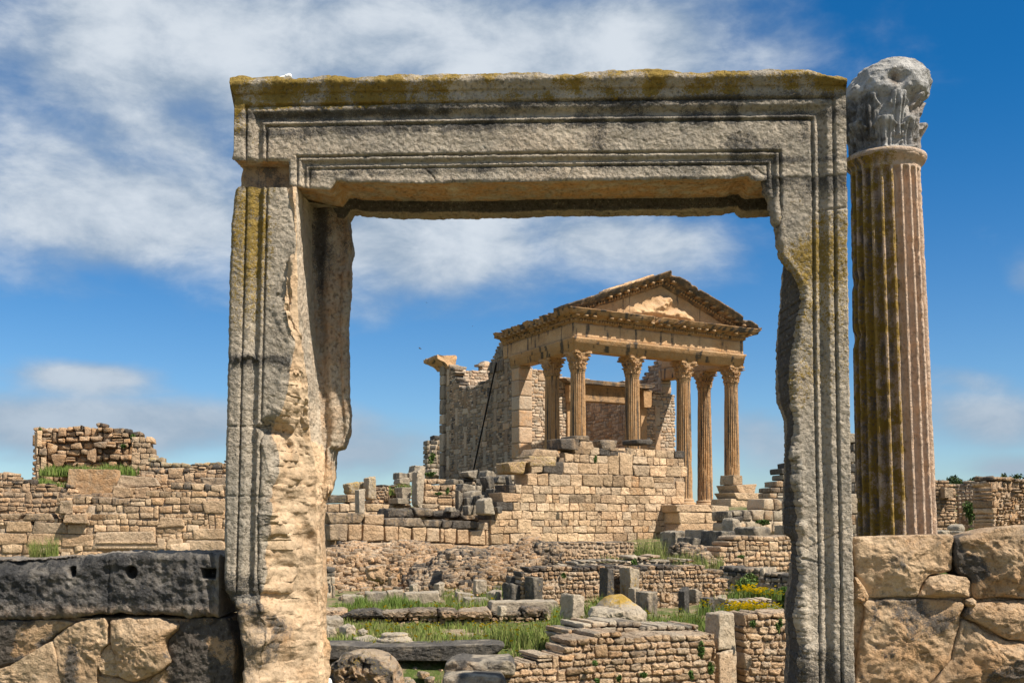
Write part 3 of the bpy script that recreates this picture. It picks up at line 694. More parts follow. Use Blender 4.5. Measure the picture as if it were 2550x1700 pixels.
# ---------------------------------------------------------------- the small recessed block the lintel sits on, left
def shim():
    mb = MB(); a = DF.loc(598, 400, .14); b = DF.loc(735, 466, .14); B = Blocks()
    B.put(((a[0] + b[0]) / 2, .49, (a[1] + b[1]) / 2), ((b[0] - a[0]) / 2, .31, (a[1] - b[1]) / 2 + .01), r=.012, amp=.012, tint=(.42, .40, 0, .6)); B.flush(mb, T_XHI)  # tint darkened to paint in the lintel's shadow over the recess
    return mb.build('bearing_block', M_DOORB, door)
shim()['label'] = 'recessed orange-brown bearing block under the left end of the lintel'
def pebble():
    X, Z = DF.loc(708, 191, .03); mb = MB(); B = Blocks(); B.put((X, .06, Z), (.05, .03, .016), tilt=.35, r=.02, amp=.006, tint=(.6, 0, 0, 0)); B.put((X + .022, .05, Z + .008), (.02, .02, .012), r=.01, amp=.004, tint=(.6, 0, 0, 0)); B.flush(mb, T_HI)
    o = mb.build('white_stone', M_WHITE, **DF.at()); return tag(o, 'small white chip lying on top of the lintel near its left end', 'stone chip')
pebble()
# ================================================================ the low walls either side of the doorway
WL = Fr(1341, 8.12, -3.0)
def g2(pts, ox, oy, s): return [(ox + x * s, oy + y * s) for x, y in pts]
A_ = lambda *pts: g2(pts, 0, 1360, .24235)
B_ = lambda *pts: g2(pts, 2100, 1000, .44643)
def tn(bright=.5, dark=.1, warm=.15, dseed=1, dlo=.0, dhi=.45, dk=.5, lich=0.0, top=0.0):
    def f(q):
        n = fbm(q, 2.6, 4, dseed); C = np.zeros((len(q), 4)); C[:, 0] = bright + .12 * fbm(q, 1.3, 3, dseed + 1); C[:, 1] = dark + 1.35 * dk * sst(n, dlo, dhi)
        C[:, 3] = np.clip(warm + .5 * fbm(q, 2.1, 3, dseed + 2), 0, 1); C[:, 2] = lich; return C
    return f
def near_stone(parent, fr, name, label, mat, pts, mortar=None, **k):
    mb = MB(); poly_stone(mb, fr, pts, **k); o = mb.build(name, mat, parent)
    if label: o['label'] = label
    return o
wl = thing('stone_wall', 'low wall of irregular blocks topped by one long black block, left of the doorway', 'wall', loc=(WL.o[0], WL.o[1], 0), rz=WL.yaw)
# the long black coping block, as a loft along its length so that its face can be rough and holed
def black_block():
    TT = [(-330, 1400), (0, 1398), (100, 1395), (150, 1393), (190, 1390), (218, 1386), (240, 1382), (270, 1381), (330, 1379), (420, 1381), (500, 1382), (549, 1382)]
    BB = [(-330, 1540), (0, 1538), (60, 1535), (120, 1533), (200, 1529), (290, 1526), (412, 1526), (480, 1528), (520, 1530), (549, 1531)]
    xs = np.linspace(-330, 549, 330); secs = []; kinds = []
    for px in xs:
        X = float(WL.loc(px, 1450)[0]); zt = float(WL.loc(px, tab(TT, px))[1]); zb = float(WL.loc(px, tab(BB, px))[1]); p = []; kd = []
        bev = float(sst(px, 250, 180)) * .05
        for t in np.linspace(1, 0, 60)[:-1]:
            z = zb + (zt - zb) * t; e = .02; y = .03 * (1 - math.sqrt(max(0, 1 - max(0, 1 - (zt - z) / .035) ** 2))) + .03 * (1 - math.sqrt(max(0, 1 - max(0, 1 - (z - zb) / .03) ** 2)))
            y += bev * float(sst(t, .72, 1.0)) * 2
            p.append((X, y - .03, z)); kd.append(0)
        for t in np.linspace(0, 1, 10)[:-1]: p.append((X, .0 + .7 * t, zb)); kd.append(1)
        for t in np.linspace(0, 1, 6)[:-1]: p.append((X, .7, zb + (zt - zb) * t)); kd.append(1)
        for t in np.linspace(0, 1, 14)[:-1]: p.append((X, .7 - .7 * t, zt)); kd.append(2)
        secs.append(p); kinds.append(kd)
    V = np.array(secs); K = np.array(kinds).reshape(-1); N = normals(V)
    if N[100, 20, 1] > 0: N = -N
    q = V.reshape(-1, 3); n = N.reshape(-1, 3)
    d = ridge(q * (1, 1, 1.2), 7, 4, 5) * .011 + fbm(q, 3, 3, 6) * .022 + fbm(q, 22, 3, 7) * .009
    tool = np.sin((q[:, 0] * 1.0 + q[:, 2] * .25) * 95 + 4 * fbm(q, 2, 2, 9)) * .004 * sst(q[:, 0], float(WL.loc(420, 1450)[0]), float(WL.loc(500, 1450)[0]))
    q2 = q + n * (d + tool)[:, None]
    for hx, hy, hr, sq in ((183, 1424, 11, 0), (331, 1424, 15, 0), (524, 1427, 17, 1)):
        cx, cz = WL.loc(hx, hy); hr = hr * 8.1 / FPX; dx, dz = q[:, 0] - cx, q[:, 2] - cz
        rr = np.maximum(np.abs(dx), np.abs(dz) * 1.4) if sq else np.hypot(dx, dz * .95)
        q2[:, 1] += .16 * sst(rr, hr * 1.15, hr * .65) * (K == 0)
    cX, _ = WL.loc(274, 1450); q2[:, 1] += .012 * np.exp(-((q[:, 0] - cX) / .006) ** 2) * (K == 0)
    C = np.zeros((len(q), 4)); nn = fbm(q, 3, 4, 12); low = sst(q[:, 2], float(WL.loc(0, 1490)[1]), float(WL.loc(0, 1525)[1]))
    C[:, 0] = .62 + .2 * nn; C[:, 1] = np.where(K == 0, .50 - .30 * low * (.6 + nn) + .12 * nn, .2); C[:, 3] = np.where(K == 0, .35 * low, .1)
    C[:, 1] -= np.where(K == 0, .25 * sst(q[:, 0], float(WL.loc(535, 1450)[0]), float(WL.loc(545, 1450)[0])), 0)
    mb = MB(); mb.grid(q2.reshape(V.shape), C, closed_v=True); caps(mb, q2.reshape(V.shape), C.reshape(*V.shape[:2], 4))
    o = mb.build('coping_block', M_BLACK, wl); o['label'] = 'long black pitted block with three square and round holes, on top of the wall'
black_block()
i = 0
for lab, pts, tn_, kw in (
    ('dark mottled block below the left end of the long black block', A_((-900, 775), (0, 768), (300, 760), (600, 757), (720, 775), (770, 790), (690, 830), (600, 880), (530, 945), (400, 1040), (280, 1140), (170, 1185), (60, 1212), (-400, 1330), (-900, 1340)), tn(.5, .22, .3, 3, -.15, .3, .4), {}),
    ('pale block with a vertical black stain', A_((560, 940), (640, 880), (790, 785), (940, 745), (1090, 742), (1110, 850), (1115, 960), (1125, 995), (1050, 1050), (1015, 1120), (1000, 1220), (990, 1300), (985, 1430), (655, 1430), (640, 1330), (610, 1230), (565, 1080), (545, 980)), None, {}),
    ('cream block at the lower left', A_((-900, 1360), (-300, 1330), (0, 1255), (170, 1200), (290, 1160), (400, 1070), (530, 965), (560, 1090), (600, 1220), (630, 1300), (645, 1430), (-900, 1430)), tn(.56, .0, .12, 8, .2, .5, .25), {}),
    ('small pale wedge stone', A_((1125, 1005), (1160, 1080), (1195, 1190), (1205, 1330), (1130, 1325), (1050, 1300), (1008, 1230), (1025, 1130), (1060, 1060)), tn(.68, 0, .05, 9, .3, .6, .2), {}),
    ('large mottled boulder bulging from the wall', A_((1125, 770), (1180, 745), (1300, 728), (1500, 732), (1640, 738), (1720, 770), (1830, 800), (1810, 860), (1700, 960), (1690, 1060), (1740, 1190), (1660, 1265), (1540, 1330), (1380, 1388), (1290, 1370), (1210, 1320), (1205, 1190), (1150, 1030), (1135, 900)), tn(.5, .12, .3, 10, -.1, .35, .42), dict(bulge=.04, y0=-.015, edge=.025)),
    ('blackened recessed stone beside the left jamb', A_((1850, 745), (2100, 735), (2330, 740), (2400, 1000), (2400, 1430), (1500, 1430), (1560, 1350), (1680, 1280), (1770, 1190), (1720, 1050), (1740, 960), (1850, 860)), tn(.5, .30, .35, 13, -.25, .2, .45), dict(y0=.03)),
    ('brown stone at the foot of the wall under the boulder', A_((1010, 1330), (1200, 1350), (1380, 1405), (1480, 1385), (1480, 1480), (1000, 1480)), tn(.45, .15, .3, 14), dict(y0=.03))):
    i += 1
    if tn_ is None:
        def tn_(q, X0=float(WL.loc(178, 1630)[0]), Z0=float(WL.loc(178, 1630)[1])):
            C = tn(.6, 0, .12, 4, .3, .6, .2)(q); C[:, 1] += .62 * np.exp(-((q[:, 0] - X0) / .075) ** 2) * sst(q[:, 2], Z0 + .16, Z0 + .02); return C
    kw = dict(bulge=.012, amp=.018, thick=.5, seed=i, tintf=tn_, y0=.0, rings=26, nseg=150, edge=.014, grow=.006) | kw
    near_stone(wl, WL, 'wall_stone', lab, M_NEAR, pts, **kw)
def backing(fr, x0, x1, top, parent, c):
    mb = MB(); X0, _ = fr.loc(x0, 1500, .1); X1, _ = fr.loc(x1, 1500, .1); _, Z = fr.loc((x0 + x1) / 2, top, .1)
    xs = np.linspace(X0, X1, 90); zs = np.linspace(-.3, Z, 40); XX, ZZ = np.meshgrid(xs, zs, indexing='ij'); P = np.stack([XX, np.full_like(XX, .05), ZZ], -1)
    P[..., 1] -= (fbm(P.reshape(-1, 3), 6, 4, 77) * .03).reshape(XX.shape); mb.grid(P, c)
    mb.box((X0, .16, -.3), (X1, .62, Z), c); return mb.build('mortar_core', M_NEAR, parent)
backing(WL, -330, 575, 1536, wl, (.42, .2, 0, .35))
wr = thing('stone_wall', 'low wall of big sunlit tan blocks, right of the doorway below the fluted column', 'wall', loc=(WL.o[0], WL.o[1], 0), rz=WL.yaw)
i = 20
def dark_stain(q, X0=float(WL.loc(2235, 1410)[0]), Z0=float(WL.loc(2235, 1410)[1])):  # dark stain in the middle of the wide block's face
    C = tn(.6, 0, .3, 31, .2, .6, .2)(q); n = fbm(q, 4, 3, 90)
    C[:, 1] += .5 * np.exp(-((q[:, 0] - X0) / .12) ** 2 - ((q[:, 2] - Z0) / .17) ** 2) * (.8 + n); return C
for lab, pts, tn_, kw in (
    ('wide tan block with a dark stain on top of the wall under the column', B_((60, 758), (200, 752), (400, 745), (540, 740), (612, 740), (608, 850), (612, 935), (560, 950), (470, 968), (440, 1020), (412, 1082), (250, 1088), (140, 1088), (100, 1030), (72, 965), (62, 860)), dark_stain, dict(bulge=.05)),
    ('rugged block at the far right of the wall top', B_((622, 760), (700, 745), (780, 722), (860, 702), (1000, 695), (1300, 690), (1300, 1088), (1000, 1092), (725, 1090), (716, 1000), (706, 980), (640, 960), (622, 900)), tn(.5, .16, .35, 33, -.1, .4, .38), dict(bulge=.07, amp=.035)),
    ('small loaf-shaped stone wedged under the wide block', B_((475, 975), (540, 968), (622, 970), (690, 985), (708, 1010), (708, 1088), (560, 1090), (418, 1086), (430, 1045), (450, 1000)), tn(.62, .02, .3, 34, .1, .6, .2), dict(bulge=.07)),
    ('big fissured block at the bottom beside the right jamb', B_((85, 1112), (250, 1106), (470, 1098), (600, 1105), (670, 1122), (668, 1150), (648, 1185), (642, 1240), (620, 1320), (600, 1440), (540, 1500), (450, 1600), (60, 1600), (95, 1400), (115, 1250), (130, 1150)), tn(.55, .08, .4, 35, -.1, .45, .32), dict(bulge=.03)),
    ('tan block in the second course at the right edge', B_((735, 1118), (850, 1112), (1010, 1108), (1300, 1108), (1300, 1335), (1010, 1332), (900, 1312), (800, 1262), (725, 1222), (668, 1198), (672, 1170), (700, 1140)), tn(.58, .06, .35, 36, 0, .5, .3), dict(bulge=.05)),
    ('fissured block at the bottom right corner', B_((655, 1210), (720, 1232), (790, 1272), (890, 1330), (1010, 1345), (1300, 1350), (1300, 1600), (470, 1600), (560, 1500), (612, 1445), (625, 1340), (650, 1250)), tn(.56, .08, .35, 37, 0, .5, .32), dict(bulge=.05, amp=.03)),
    ('pebble between the two courses', B_((680, 1105), (715, 1098), (732, 1115), (725, 1138), (690, 1142), (676, 1125)), tn(.6, 0, .2, 38), dict(bulge=.05, thick=.2)),
    ('reddish fragment by the right jamb', B_((58, 975), (78, 980), (110, 1040), (136, 1085), (130, 1108), (95, 1118), (55, 1116)), tn(.42, .05, 1.0, 39, .3, .6, .2), dict(bulge=.03))):
    i += 1
    kw = dict(bulge=.035, amp=.024, thick=.5, seed=i, tintf=tn_, y0=.0, rings=26, nseg=150, edge=.018, grow=.004) | kw
    near_stone(wr, WL, 'wall_stone', lab, M_NEAR, pts, **kw)
backing(WL, 2112, 2700, 1480, wr, (.62, .05, 0, .1))

# ================================================================ the fluted column on the right
CF = Fr(2228, 10.4, 0)
col_t = thing('fluted_column', 'tall fluted column with a worn leafy capital, standing behind the low wall at the right', 'column', loc=(CF.o[0], CF.o[1], 0))
def column_shaft():
    zb = -.05; zt = float(CF.loc(2222, 398)[1]); nz, nt = 420, 480
    zs = np.linspace(zb, zt, nz); th = np.linspace(0, 2 * math.pi, nt, endpoint=False)
    u = (zs - float(CF.loc(2222, 1335)[1])) / (zt - float(CF.loc(2222, 1335)[1]))
    rad = np.interp(u, [-.6, 0, .5, 1], [.364, .354, .339, .313])
    cx = np.interp(u, [-.6, 0, 1], [.030, .018, -.028])
    NF = 22; ph = (th * NF / (2 * math.pi)) % 1.0
    fl = np.where((ph > .12) & (ph < .88), np.sqrt(np.maximum(0, 1 - ((ph - .5) / .38) ** 2)), 0)
    T, Zz = np.meshgrid(th, zs); FL = np.tile(fl, (nz, 1))
    ztop = zt - .15; endf = sst(Zz, ztop + .03, ztop - .0) 
    arch = np.sqrt(np.maximum(0, 1 - (np.maximum(0, Zz - (ztop - .035)) / .035) ** 2))
    depth = .050 * FL * np.minimum(endf, arch + 0)
    P = np.stack([np.cos(T) * .36, np.sin(T) * .36, Zz], -1).reshape(-1, 3)
    n1 = fbm(P, 7, 4, 3).reshape(T.shape); n2 = fbm(P, 30, 3, 4).reshape(T.shape); pit = sst(fbm(P * (1, 1, .6), 13, 2, 8), .42, .62).reshape(T.shape)
    chip = sst(ridge(P * (1, 1, .5), 4.5, 3, 9).reshape(T.shape) * .5 + n1 * .6, .55, 1.1) * (1 - FL)
    r = rad[:, None] - depth - .010 * chip - .006 * pit * (1 - FL * .5) + .0025 * n1 + .0016 * n2
    # two old breaks on the left side
    for (py, d_) in ((838, .03), (700, .02)):
        zc = float(CF.loc(2150, py)[1]); r -= d_ * np.exp(-((Zz - zc) / .05) ** 2) * sst(-np.cos(T), .8, .98)
    # moulded neck: apophyge, fillet and torus
    r += .055 * sst(Zz, zt - .115, zt - .03) * (Zz < zt + 1)
    X = cx[:, None] + r * np.cos(T); Y = r * np.sin(T)
    V = np.stack([X, Y, Zz], -1)
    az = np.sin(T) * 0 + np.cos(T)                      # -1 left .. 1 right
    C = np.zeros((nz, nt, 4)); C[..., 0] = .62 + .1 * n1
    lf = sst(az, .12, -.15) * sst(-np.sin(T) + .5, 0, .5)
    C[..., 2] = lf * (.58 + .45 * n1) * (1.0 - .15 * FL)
    C[..., 1] = .10 + .26 * sst(az, .15, -.3) * FL + .22 * sst(az, -.45, -.95) + .18 * sst(n1, .2, .6) + .10 * sst(az, .1, -.2)  # left half darker: its shade painted in along with black crust
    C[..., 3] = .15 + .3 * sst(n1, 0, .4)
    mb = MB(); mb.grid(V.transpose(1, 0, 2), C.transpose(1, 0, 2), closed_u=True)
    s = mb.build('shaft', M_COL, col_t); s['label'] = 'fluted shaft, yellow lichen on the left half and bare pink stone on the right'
    # torus under the capital
    mb = MB(); ph = np.linspace(0, 2 * math.pi, 20, endpoint=False); th = np.linspace(0, 2 * math.pi, 120, endpoint=False)
    Tt, Pp = np.meshgrid(th, ph, indexing='ij'); rr = .348 + .027 * np.cos(Pp); P = np.stack([cx[-1] + rr * np.cos(Tt), rr * np.sin(Tt), zt - .015 + .030 * np.sin(Pp)], -1)
    P += (fbm(P.reshape(-1, 3), 8, 3, 2) * .006).reshape(Tt.shape)[..., None]
    Cc = np.zeros((120, 20, 4)); Cc[..., 0] = .55; Cc[..., 2] = .34 * sst(np.cos(Tt), .4, -.3); Cc[..., 1] = .12 + .2 * sst(np.cos(Tt), 0, -1); mb.grid(P, Cc, closed_u=True, closed_v=True)
    mb.build('astragal', M_COL, col_t)
    return cx[-1], zt
def leaf_bump(T, Z, tc, z0, z1, hw, out):
    """one acanthus leaf on a drum: rises z0..z1 around angle tc, midrib, lobed edge, tip curling out"""
    u = ((T - tc + math.pi) % (2 * math.pi) - math.pi) / hw; v = (Z - z0) / (z1 - z0)
    edge = np.clip(1 - .25 * np.abs(np.sin(v * 13)) * sst(v, .05, .3), 0, 1) * np.where(v < .75, .78 + .22 * v / .75, np.sqrt(np.maximum(0, 1 - ((v - .75) / .27) ** 2)))
    ins = sst(np.abs(u), edge + .02, edge - .14) * sst(v, -.02, .05) * sst(v, 1.03, .97)
    rib = .32 * np.exp(-(u / .10) ** 2) - .38 * np.exp(-((np.abs(u) - .28) / .09) ** 2) - .3 * np.exp(-((np.abs(u) - .58) / .10) ** 2)
    body = .42 + .58 * sst(v, .35, .95) ** 1.5
    return out * ins * (body + rib * sst(v, 1.0, .7) * .75)
def column_capital(cx, zt):
    zh = float(CF.loc(2240, 150)[1]); nz, nt = 260, 420
    v = np.linspace(0, 1, nz); H = zh - zt; Zs = zt + H * v; th = np.linspace(0, 2 * math.pi, nt, endpoint=False); T, Z = np.meshgrid(th, Zs); Vv = np.tile(v[:, None], (1, nt))
    base = np.interp(v, [0, .08, .3, .5, .68, .8, .88, .94, 1.0], [.335, .325, .335, .345, .375, .40, .375, .30, .05])
    # silhouette measured left and right of the axis
    left = np.interp(v, [0, .1, .25, .38, .5, .6, .75, .85, .93, 1], [.325, .335, .355, .375, .36, .345, .295, .22, .12, .0])
    right = np.interp(v, [0, .1, .3, .45, .55, .65, .78, .9, .96, 1], [.325, .33, .338, .338, .36, .395, .395, .30, .19, .0])
    side = .5 + .5 * np.cos(T); W_ = (1 - side) * left[:, None] + side * right[:, None]
    front = np.abs(np.sin(T)); r = W_ * (1 - .0 * front)
    P = np.stack([np.cos(T) * W_, np.sin(T) * W_, Z], -1).reshape(-1, 3)
    orn = np.zeros_like(T); keep = sst(Vv, .66, .5)
    for k in range(8):
        orn = np.maximum(orn, leaf_bump(T, Z, -math.pi / 2 - .30 + k * math.pi / 4, zt + .01, zt + .32 * H, .36, .080))
    for k in range(8):
        orn = np.maximum(orn, leaf_bump(T, Z, -math.pi / 2 + .09 + k * math.pi / 4, zt + .12 * H, zt + .57 * H, .30, .072))
    n1 = fbm(P, 4.5, 3, 3).reshape(T.shape); n2 = fbm(P, 22, 3, 5).reshape(T.shape); n3 = ridge(P, 4, 2, 6).reshape(T.shape)
    worn = sst(Vv, .5, .62)
    r = r - .055 * sst(Vv, 0, .06) * (1 - worn) + orn * keep * (1 + .35 * n1) + worn * (.035 * n1 + .022 * n3 + .003 * n2) + (1 - worn) * (.002 * n2 + .006 * n1)
    dd = lambda a: (T - a + math.pi) % (2 * math.pi) - math.pi
    # the deep hollow above the middle leaf, and a second one on the left
    for (ta, vv, wa, wv, dp) in ((-math.pi / 2 + .02, .67, .34, .10, .060), (-math.pi / 2 - .8, .64, .26, .10, .05), (-.45, .52, .22, .1, .05), (-math.pi / 2 + .75, .44, .16, .06, .035)):
        r = r - dp * np.exp(-(dd(ta) / wa) ** 2 - ((Vv - vv) / wv) ** 2)
    V = np.stack([cx + r * np.cos(T), r * np.sin(T), Z + .02 * n1 * worn * (Vv < .97)], -1)
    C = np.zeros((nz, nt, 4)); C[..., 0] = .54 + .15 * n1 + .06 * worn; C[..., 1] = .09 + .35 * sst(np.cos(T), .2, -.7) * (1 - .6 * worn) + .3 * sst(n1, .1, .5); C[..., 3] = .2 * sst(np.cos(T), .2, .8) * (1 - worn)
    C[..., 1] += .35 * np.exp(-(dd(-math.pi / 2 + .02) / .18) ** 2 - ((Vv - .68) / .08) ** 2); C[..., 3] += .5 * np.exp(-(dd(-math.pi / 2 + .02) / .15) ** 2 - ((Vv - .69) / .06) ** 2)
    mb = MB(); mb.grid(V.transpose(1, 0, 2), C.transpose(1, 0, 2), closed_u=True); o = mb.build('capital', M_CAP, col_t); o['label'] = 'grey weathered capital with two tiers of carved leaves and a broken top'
cxt, ztt = column_shaft(); column_capital(cxt, ztt)
# ================================================================ the temple on the hill
TO = np.array((3.343, 60.0)); TF = np.array((math.cos(R(32)), math.sin(R(32)))); TS = np.array((-math.sin(R(25.5)), math.cos(R(25.5))))
TW, TB1, TB2 = 12.3, 6.94, 19.3                        # front width, depth of the porch, depth to the rear corner
Z_AB, Z_AT, Z_FT, Z_CT, Z_AP, Z_BASE = 10.86, 11.56, 12.34, 13.02, 15.72, 2.5
def TP(a, b): return TO + a * TF + b * TS
temple = thing('temple', 'roofless temple on the hill with columned porch and carved pediment, seen through the doorway', 'temple', loc=(TO[0], TO[1], 0))
def tpl(V):                                            # plan (a, b, z) to coordinates under the temple's Empty
    V = np.asarray(V, float); return np.stack([V[..., 0] * TF[0] + V[..., 1] * TS[0], V[..., 0] * TF[1] + V[..., 1] * TS[1], V[..., 2]], -1)
def tcol(q, bright=.55, dark=.1, warm=.3, seed=1, streak=True):
    n = fbm(q, .7, 4, seed); st = fbm(q * (4.2, 4.2, .22), 1.0, 3, seed + 5); C = np.zeros((len(q), 4))
    C[:, 0] = bright + .12 * fbm(q, .4, 3, seed + 2); C[:, 1] = dark + (.42 * sst(st, .2, .55) if streak else 0) + .12 * n; C[:, 3] = np.clip(warm + .8 * fbm(q, .5, 3, seed + 3), 0, 1)
    return C
def t_sweep(mb, path, profile, seed=1, amp=.025, step=.16, chip=None, **ck):
    """sweep a closed (outward, z) profile along a plan path with mitred corners, outward = right-hand side seen walking the path backwards"""
    path = np.array(path, float); pr = np.array(profile, float)
    pr2 = []
    for k in range(len(pr)):
        a, b = pr[k], pr[(k + 1) % len(pr)]; n = max(1, int(np.linalg.norm(b - a) / .12))
        pr2 += [a + (b - a) * t for t in np.linspace(0, 1, n, endpoint=False)]
    pr2 = np.array(pr2); rings = []
    nrm = []
    for k in range(len(path) - 1):
        d = path[k + 1] - path[k]; d = d / np.linalg.norm(d); nrm.append(np.array((d[1], -d[0])))
    for k in range(len(path) - 1):
        n0 = nrm[k] if k == 0 else None; L = np.linalg.norm(path[k + 1] - path[k]); m = max(2, int(L / step))
        def off(i):
            if i == 0: return nrm[0]
            if i == len(path) - 1: return nrm[-1]
            s = nrm[i - 1] + nrm[i]; return s / (s @ nrm[i])
        o0, o1 = off(k), off(k + 1)
        for t in np.linspace(0, 1, m, endpoint=(k == len(path) - 2)):
            p = path[k] + (path[k + 1] - path[k]) * t; o = o0 + (o1 - o0) * t
            if 0 < t < 1 and False: o = nrm[k]
            # keep the outward offset square to the run: interpolate corner positions instead
            A = path[k] + np.outer(pr2[:, 0], o0); Bq = path[k + 1] + np.outer(pr2[:, 0], o1)
            P = A + (Bq - A) * t; rings.append(np.c_[P, pr2[:, 1]])
    V = np.array(rings); q = V.reshape(-1, 3)
    nz = np.stack([fbm(q, 1.7, 4, seed + j) for j in range(3)], -1); q = q + nz * amp
    if chip is not None: q = chip(q, np.tile(pr2[:, 0], len(rings)), np.tile(pr2[:, 1], len(rings)))
    W = tpl(q).reshape(V.shape); C = tcol(tpl(q), seed=seed, **ck)
    mb.grid(W, C, closed_v=True); Cr = C.reshape(*V.shape[:2], 4); mb.fan(W[0], Cr[0].mean(0), flip=True); mb.fan(W[-1], Cr[-1].mean(0))
PATH = [(0, 9.0), (0, 0), (TW, 0), (TW, 8.0)]
# ---- entablature
mb = MB()
t_sweep(mb, [(0, 8.0)] + PATH[1:3] + [(TW, 8.0)], [(-.85, Z_AB), (0, Z_AB), (0, Z_AB + .17), (.035, Z_AB + .18), (.035, Z_AB + .36), (.07, Z_AB + .37), (.07, Z_AB + .53), (.13, Z_AB + .60), (.15, Z_AT), (-.85, Z_AT)], 3, amp=.015, bright=.54, dark=.16, warm=.6)
mb.build('architrave', M_TEMP, temple)
mb = MB()
t_sweep(mb, PATH, [(-.8, Z_AT), (.0, Z_AT), (0, Z_FT), (-.8, Z_FT)], 7, amp=.012, bright=.64, dark=.16, warm=.05)
for a in (3.1, 6.9, 8.9, 10.6):                       # joints between the slabs of the frieze
    P = tpl(np.array([(a - .012, -.012, Z_AT), (a + .012, -.012, Z_AT), (a + .012, -.012, Z_FT), (a - .012, -.012, Z_FT)])); mb.add(P, [(0, 1, 2, 3)], (.2, .6, 0, .1))
mb.build('frieze', M_TEMP, temple)['label'] = 'pale frieze of smooth slabs under the dentilled cornice'
def chip_c(q, o, z):
    # broken lip of the corona
    a, b = q[:, 0], q[:, 1]; s = a + b * 1.3
    n = fbm(np.stack([s * 1.0, s * 0, s * 0], -1), 1.1, 4, 91); k = sst(n, .05, .45) * sst(a, 4.2, 5.2) * sst(a, 10.8, 9.6) + .8 * sst(n, -.05, .3) * sst(b, .8, 1.6)
    lip = sst(o, .35, .8); q = q.copy(); ou = k * lip * .42
    front = b < .3
    q[:, 1] += np.where((a > .2) & (a < TW - .2) & (o > .3), ou, 0); q[:, 0] += np.where((a <= .2) & (o > .3), ou, 0)
    q[:, 2] -= k * lip * .10 * (z > Z_CT - .2); return q
mb = MB(); ZC = Z_FT
CP = [(-.8, ZC), (.0, ZC), (.05, ZC + .06), (.10, ZC + .08), (.10, ZC + .23), (.22, ZC + .26), (.26, ZC + .34), (.66, ZC + .40), (.70, ZC + .52), (.80, ZC + .64), (.82, Z_CT), (-.8, Z_CT - .02)]
t_sweep(mb, PATH, CP, 11, amp=.03, chip=chip_c, bright=.42, dark=.30, warm=.6)
def tbox(mb, a0, a1, b0, b1, z0, z1, c):
    v = np.array([(a, b, z) for a in (a0, a1) for b in (b0, b1) for z in (z0, z1)]); mb.add(tpl(v), [(0, 1, 3, 2), (4, 6, 7, 5), (0, 4, 5, 1), (2, 3, 7, 6), (0, 2, 6, 4), (1, 5, 7, 3)], c)
for k in range(74):
    a = .0 + k * TW / 73
    if rng.random() < .88: tbox(mb, a - .05, a + .05, -.20, -.08, ZC + .085, ZC + .215, (.55, .12, 0, .45))
for k in range(23):
    a = -.1 + k * (TW + .2) / 22
    if rng.random() < .75: tbox(mb, a - .11, a + .11, -.62, -.2, ZC + .27, ZC + .385, (.45, .25, 0, .5))
for k in range(46):
    b = k * .18
    if rng.random() < .8: tbox(mb, -.20, -.08, b - .05, b + .05, ZC + .085, ZC + .215, (.5, .2, 0, .4))
for k in range(15):
    b = .2 + k * .56
    if rng.random() < .7: tbox(mb, -.62, -.2, b - .11, b + .11, ZC + .27, ZC + .385, (.4, .3, 0, .4))
mb.build('cornice', M_TEMP, temple)['label'] = 'weathered cornice with dentils and a broken lip'
# ---- pediment
def ped_z(a, eave, apex): return eave + (apex - eave) * (1 - abs(a - TW / 2) / (TW / 2 + .85))
mb = MB()
nA, nZ = 130, 46; V = np.zeros((nA, nZ, 3))
aa = np.linspace(.1, TW - .1, nA)
for i, a in enumerate(aa):
    zt = ped_z(a, Z_CT, Z_AP) - .45; V[i] = np.c_[np.full(nZ, a), np.full(nZ, .12), np.linspace(Z_CT - .05, max(Z_CT, zt), nZ)]
q = V.reshape(-1, 3)
# the battered relief in the middle: an eagle carrying a figure, now mostly pale lumps
rel = np.zeros(len(q)); msk = np.zeros(len(q))
for ca, cz, wa, wz, h in ((6.15, 13.95, .42, .35, .34), (5.65, 13.68, .6, .22, .22), (6.55, 14.2, .25, .2, .26), (7.3, 13.45, .8, .25, .2), (5.0, 13.4, .75, .22, .16), (6.3, 13.35, .9, .2, .25), (7.9, 13.3, .5, .16, .12), (7.15, 13.95, .35, .35, .06), (8.1, 13.95, .3, .4, .08), (5.1, 14.2, .5, .3, .05)):
    g = np.exp(-((q[:, 0] - ca) / wa) ** 2 - ((q[:, 2] - cz) / wz) ** 2); rel += h * g; msk = np.maximum(msk, g * (h > .1))
rel *= 1 + .55 * fbm(q, 2.6, 4, 33); rel += msk * .13 * ridge(q, 2.2, 3, 34) * (rel > .03); q = q.copy(); q[:, 1] -= rel - .012 * fbm(q, 1.2, 3, 2)
W = tpl(q); C = tcol(W, bright=.60, dark=.06, warm=.12, seed=21); bl = sst(msk, .12, .5)[:, None]; C = C * (1 - bl) + np.array((.85, 0, 0, .12)) * bl
mb.grid(W.reshape(V.shape), C)
for a in (3.4, 5.0, 9.0):
    zt = ped_z(a, Z_CT, Z_AP) - .5; P = tpl(np.array([(a - .015, .1, Z_CT), (a + .015, .1, Z_CT), (a + .015, .1, zt), (a - .015, .1, zt)])); mb.add(P, [(0, 1, 2, 3)], (.2, .55, 0, .1))
ty = mb.build('tympanum', M_TEMP, temple); ty['label'] = 'tympanum with a pale broken relief of an eagle'
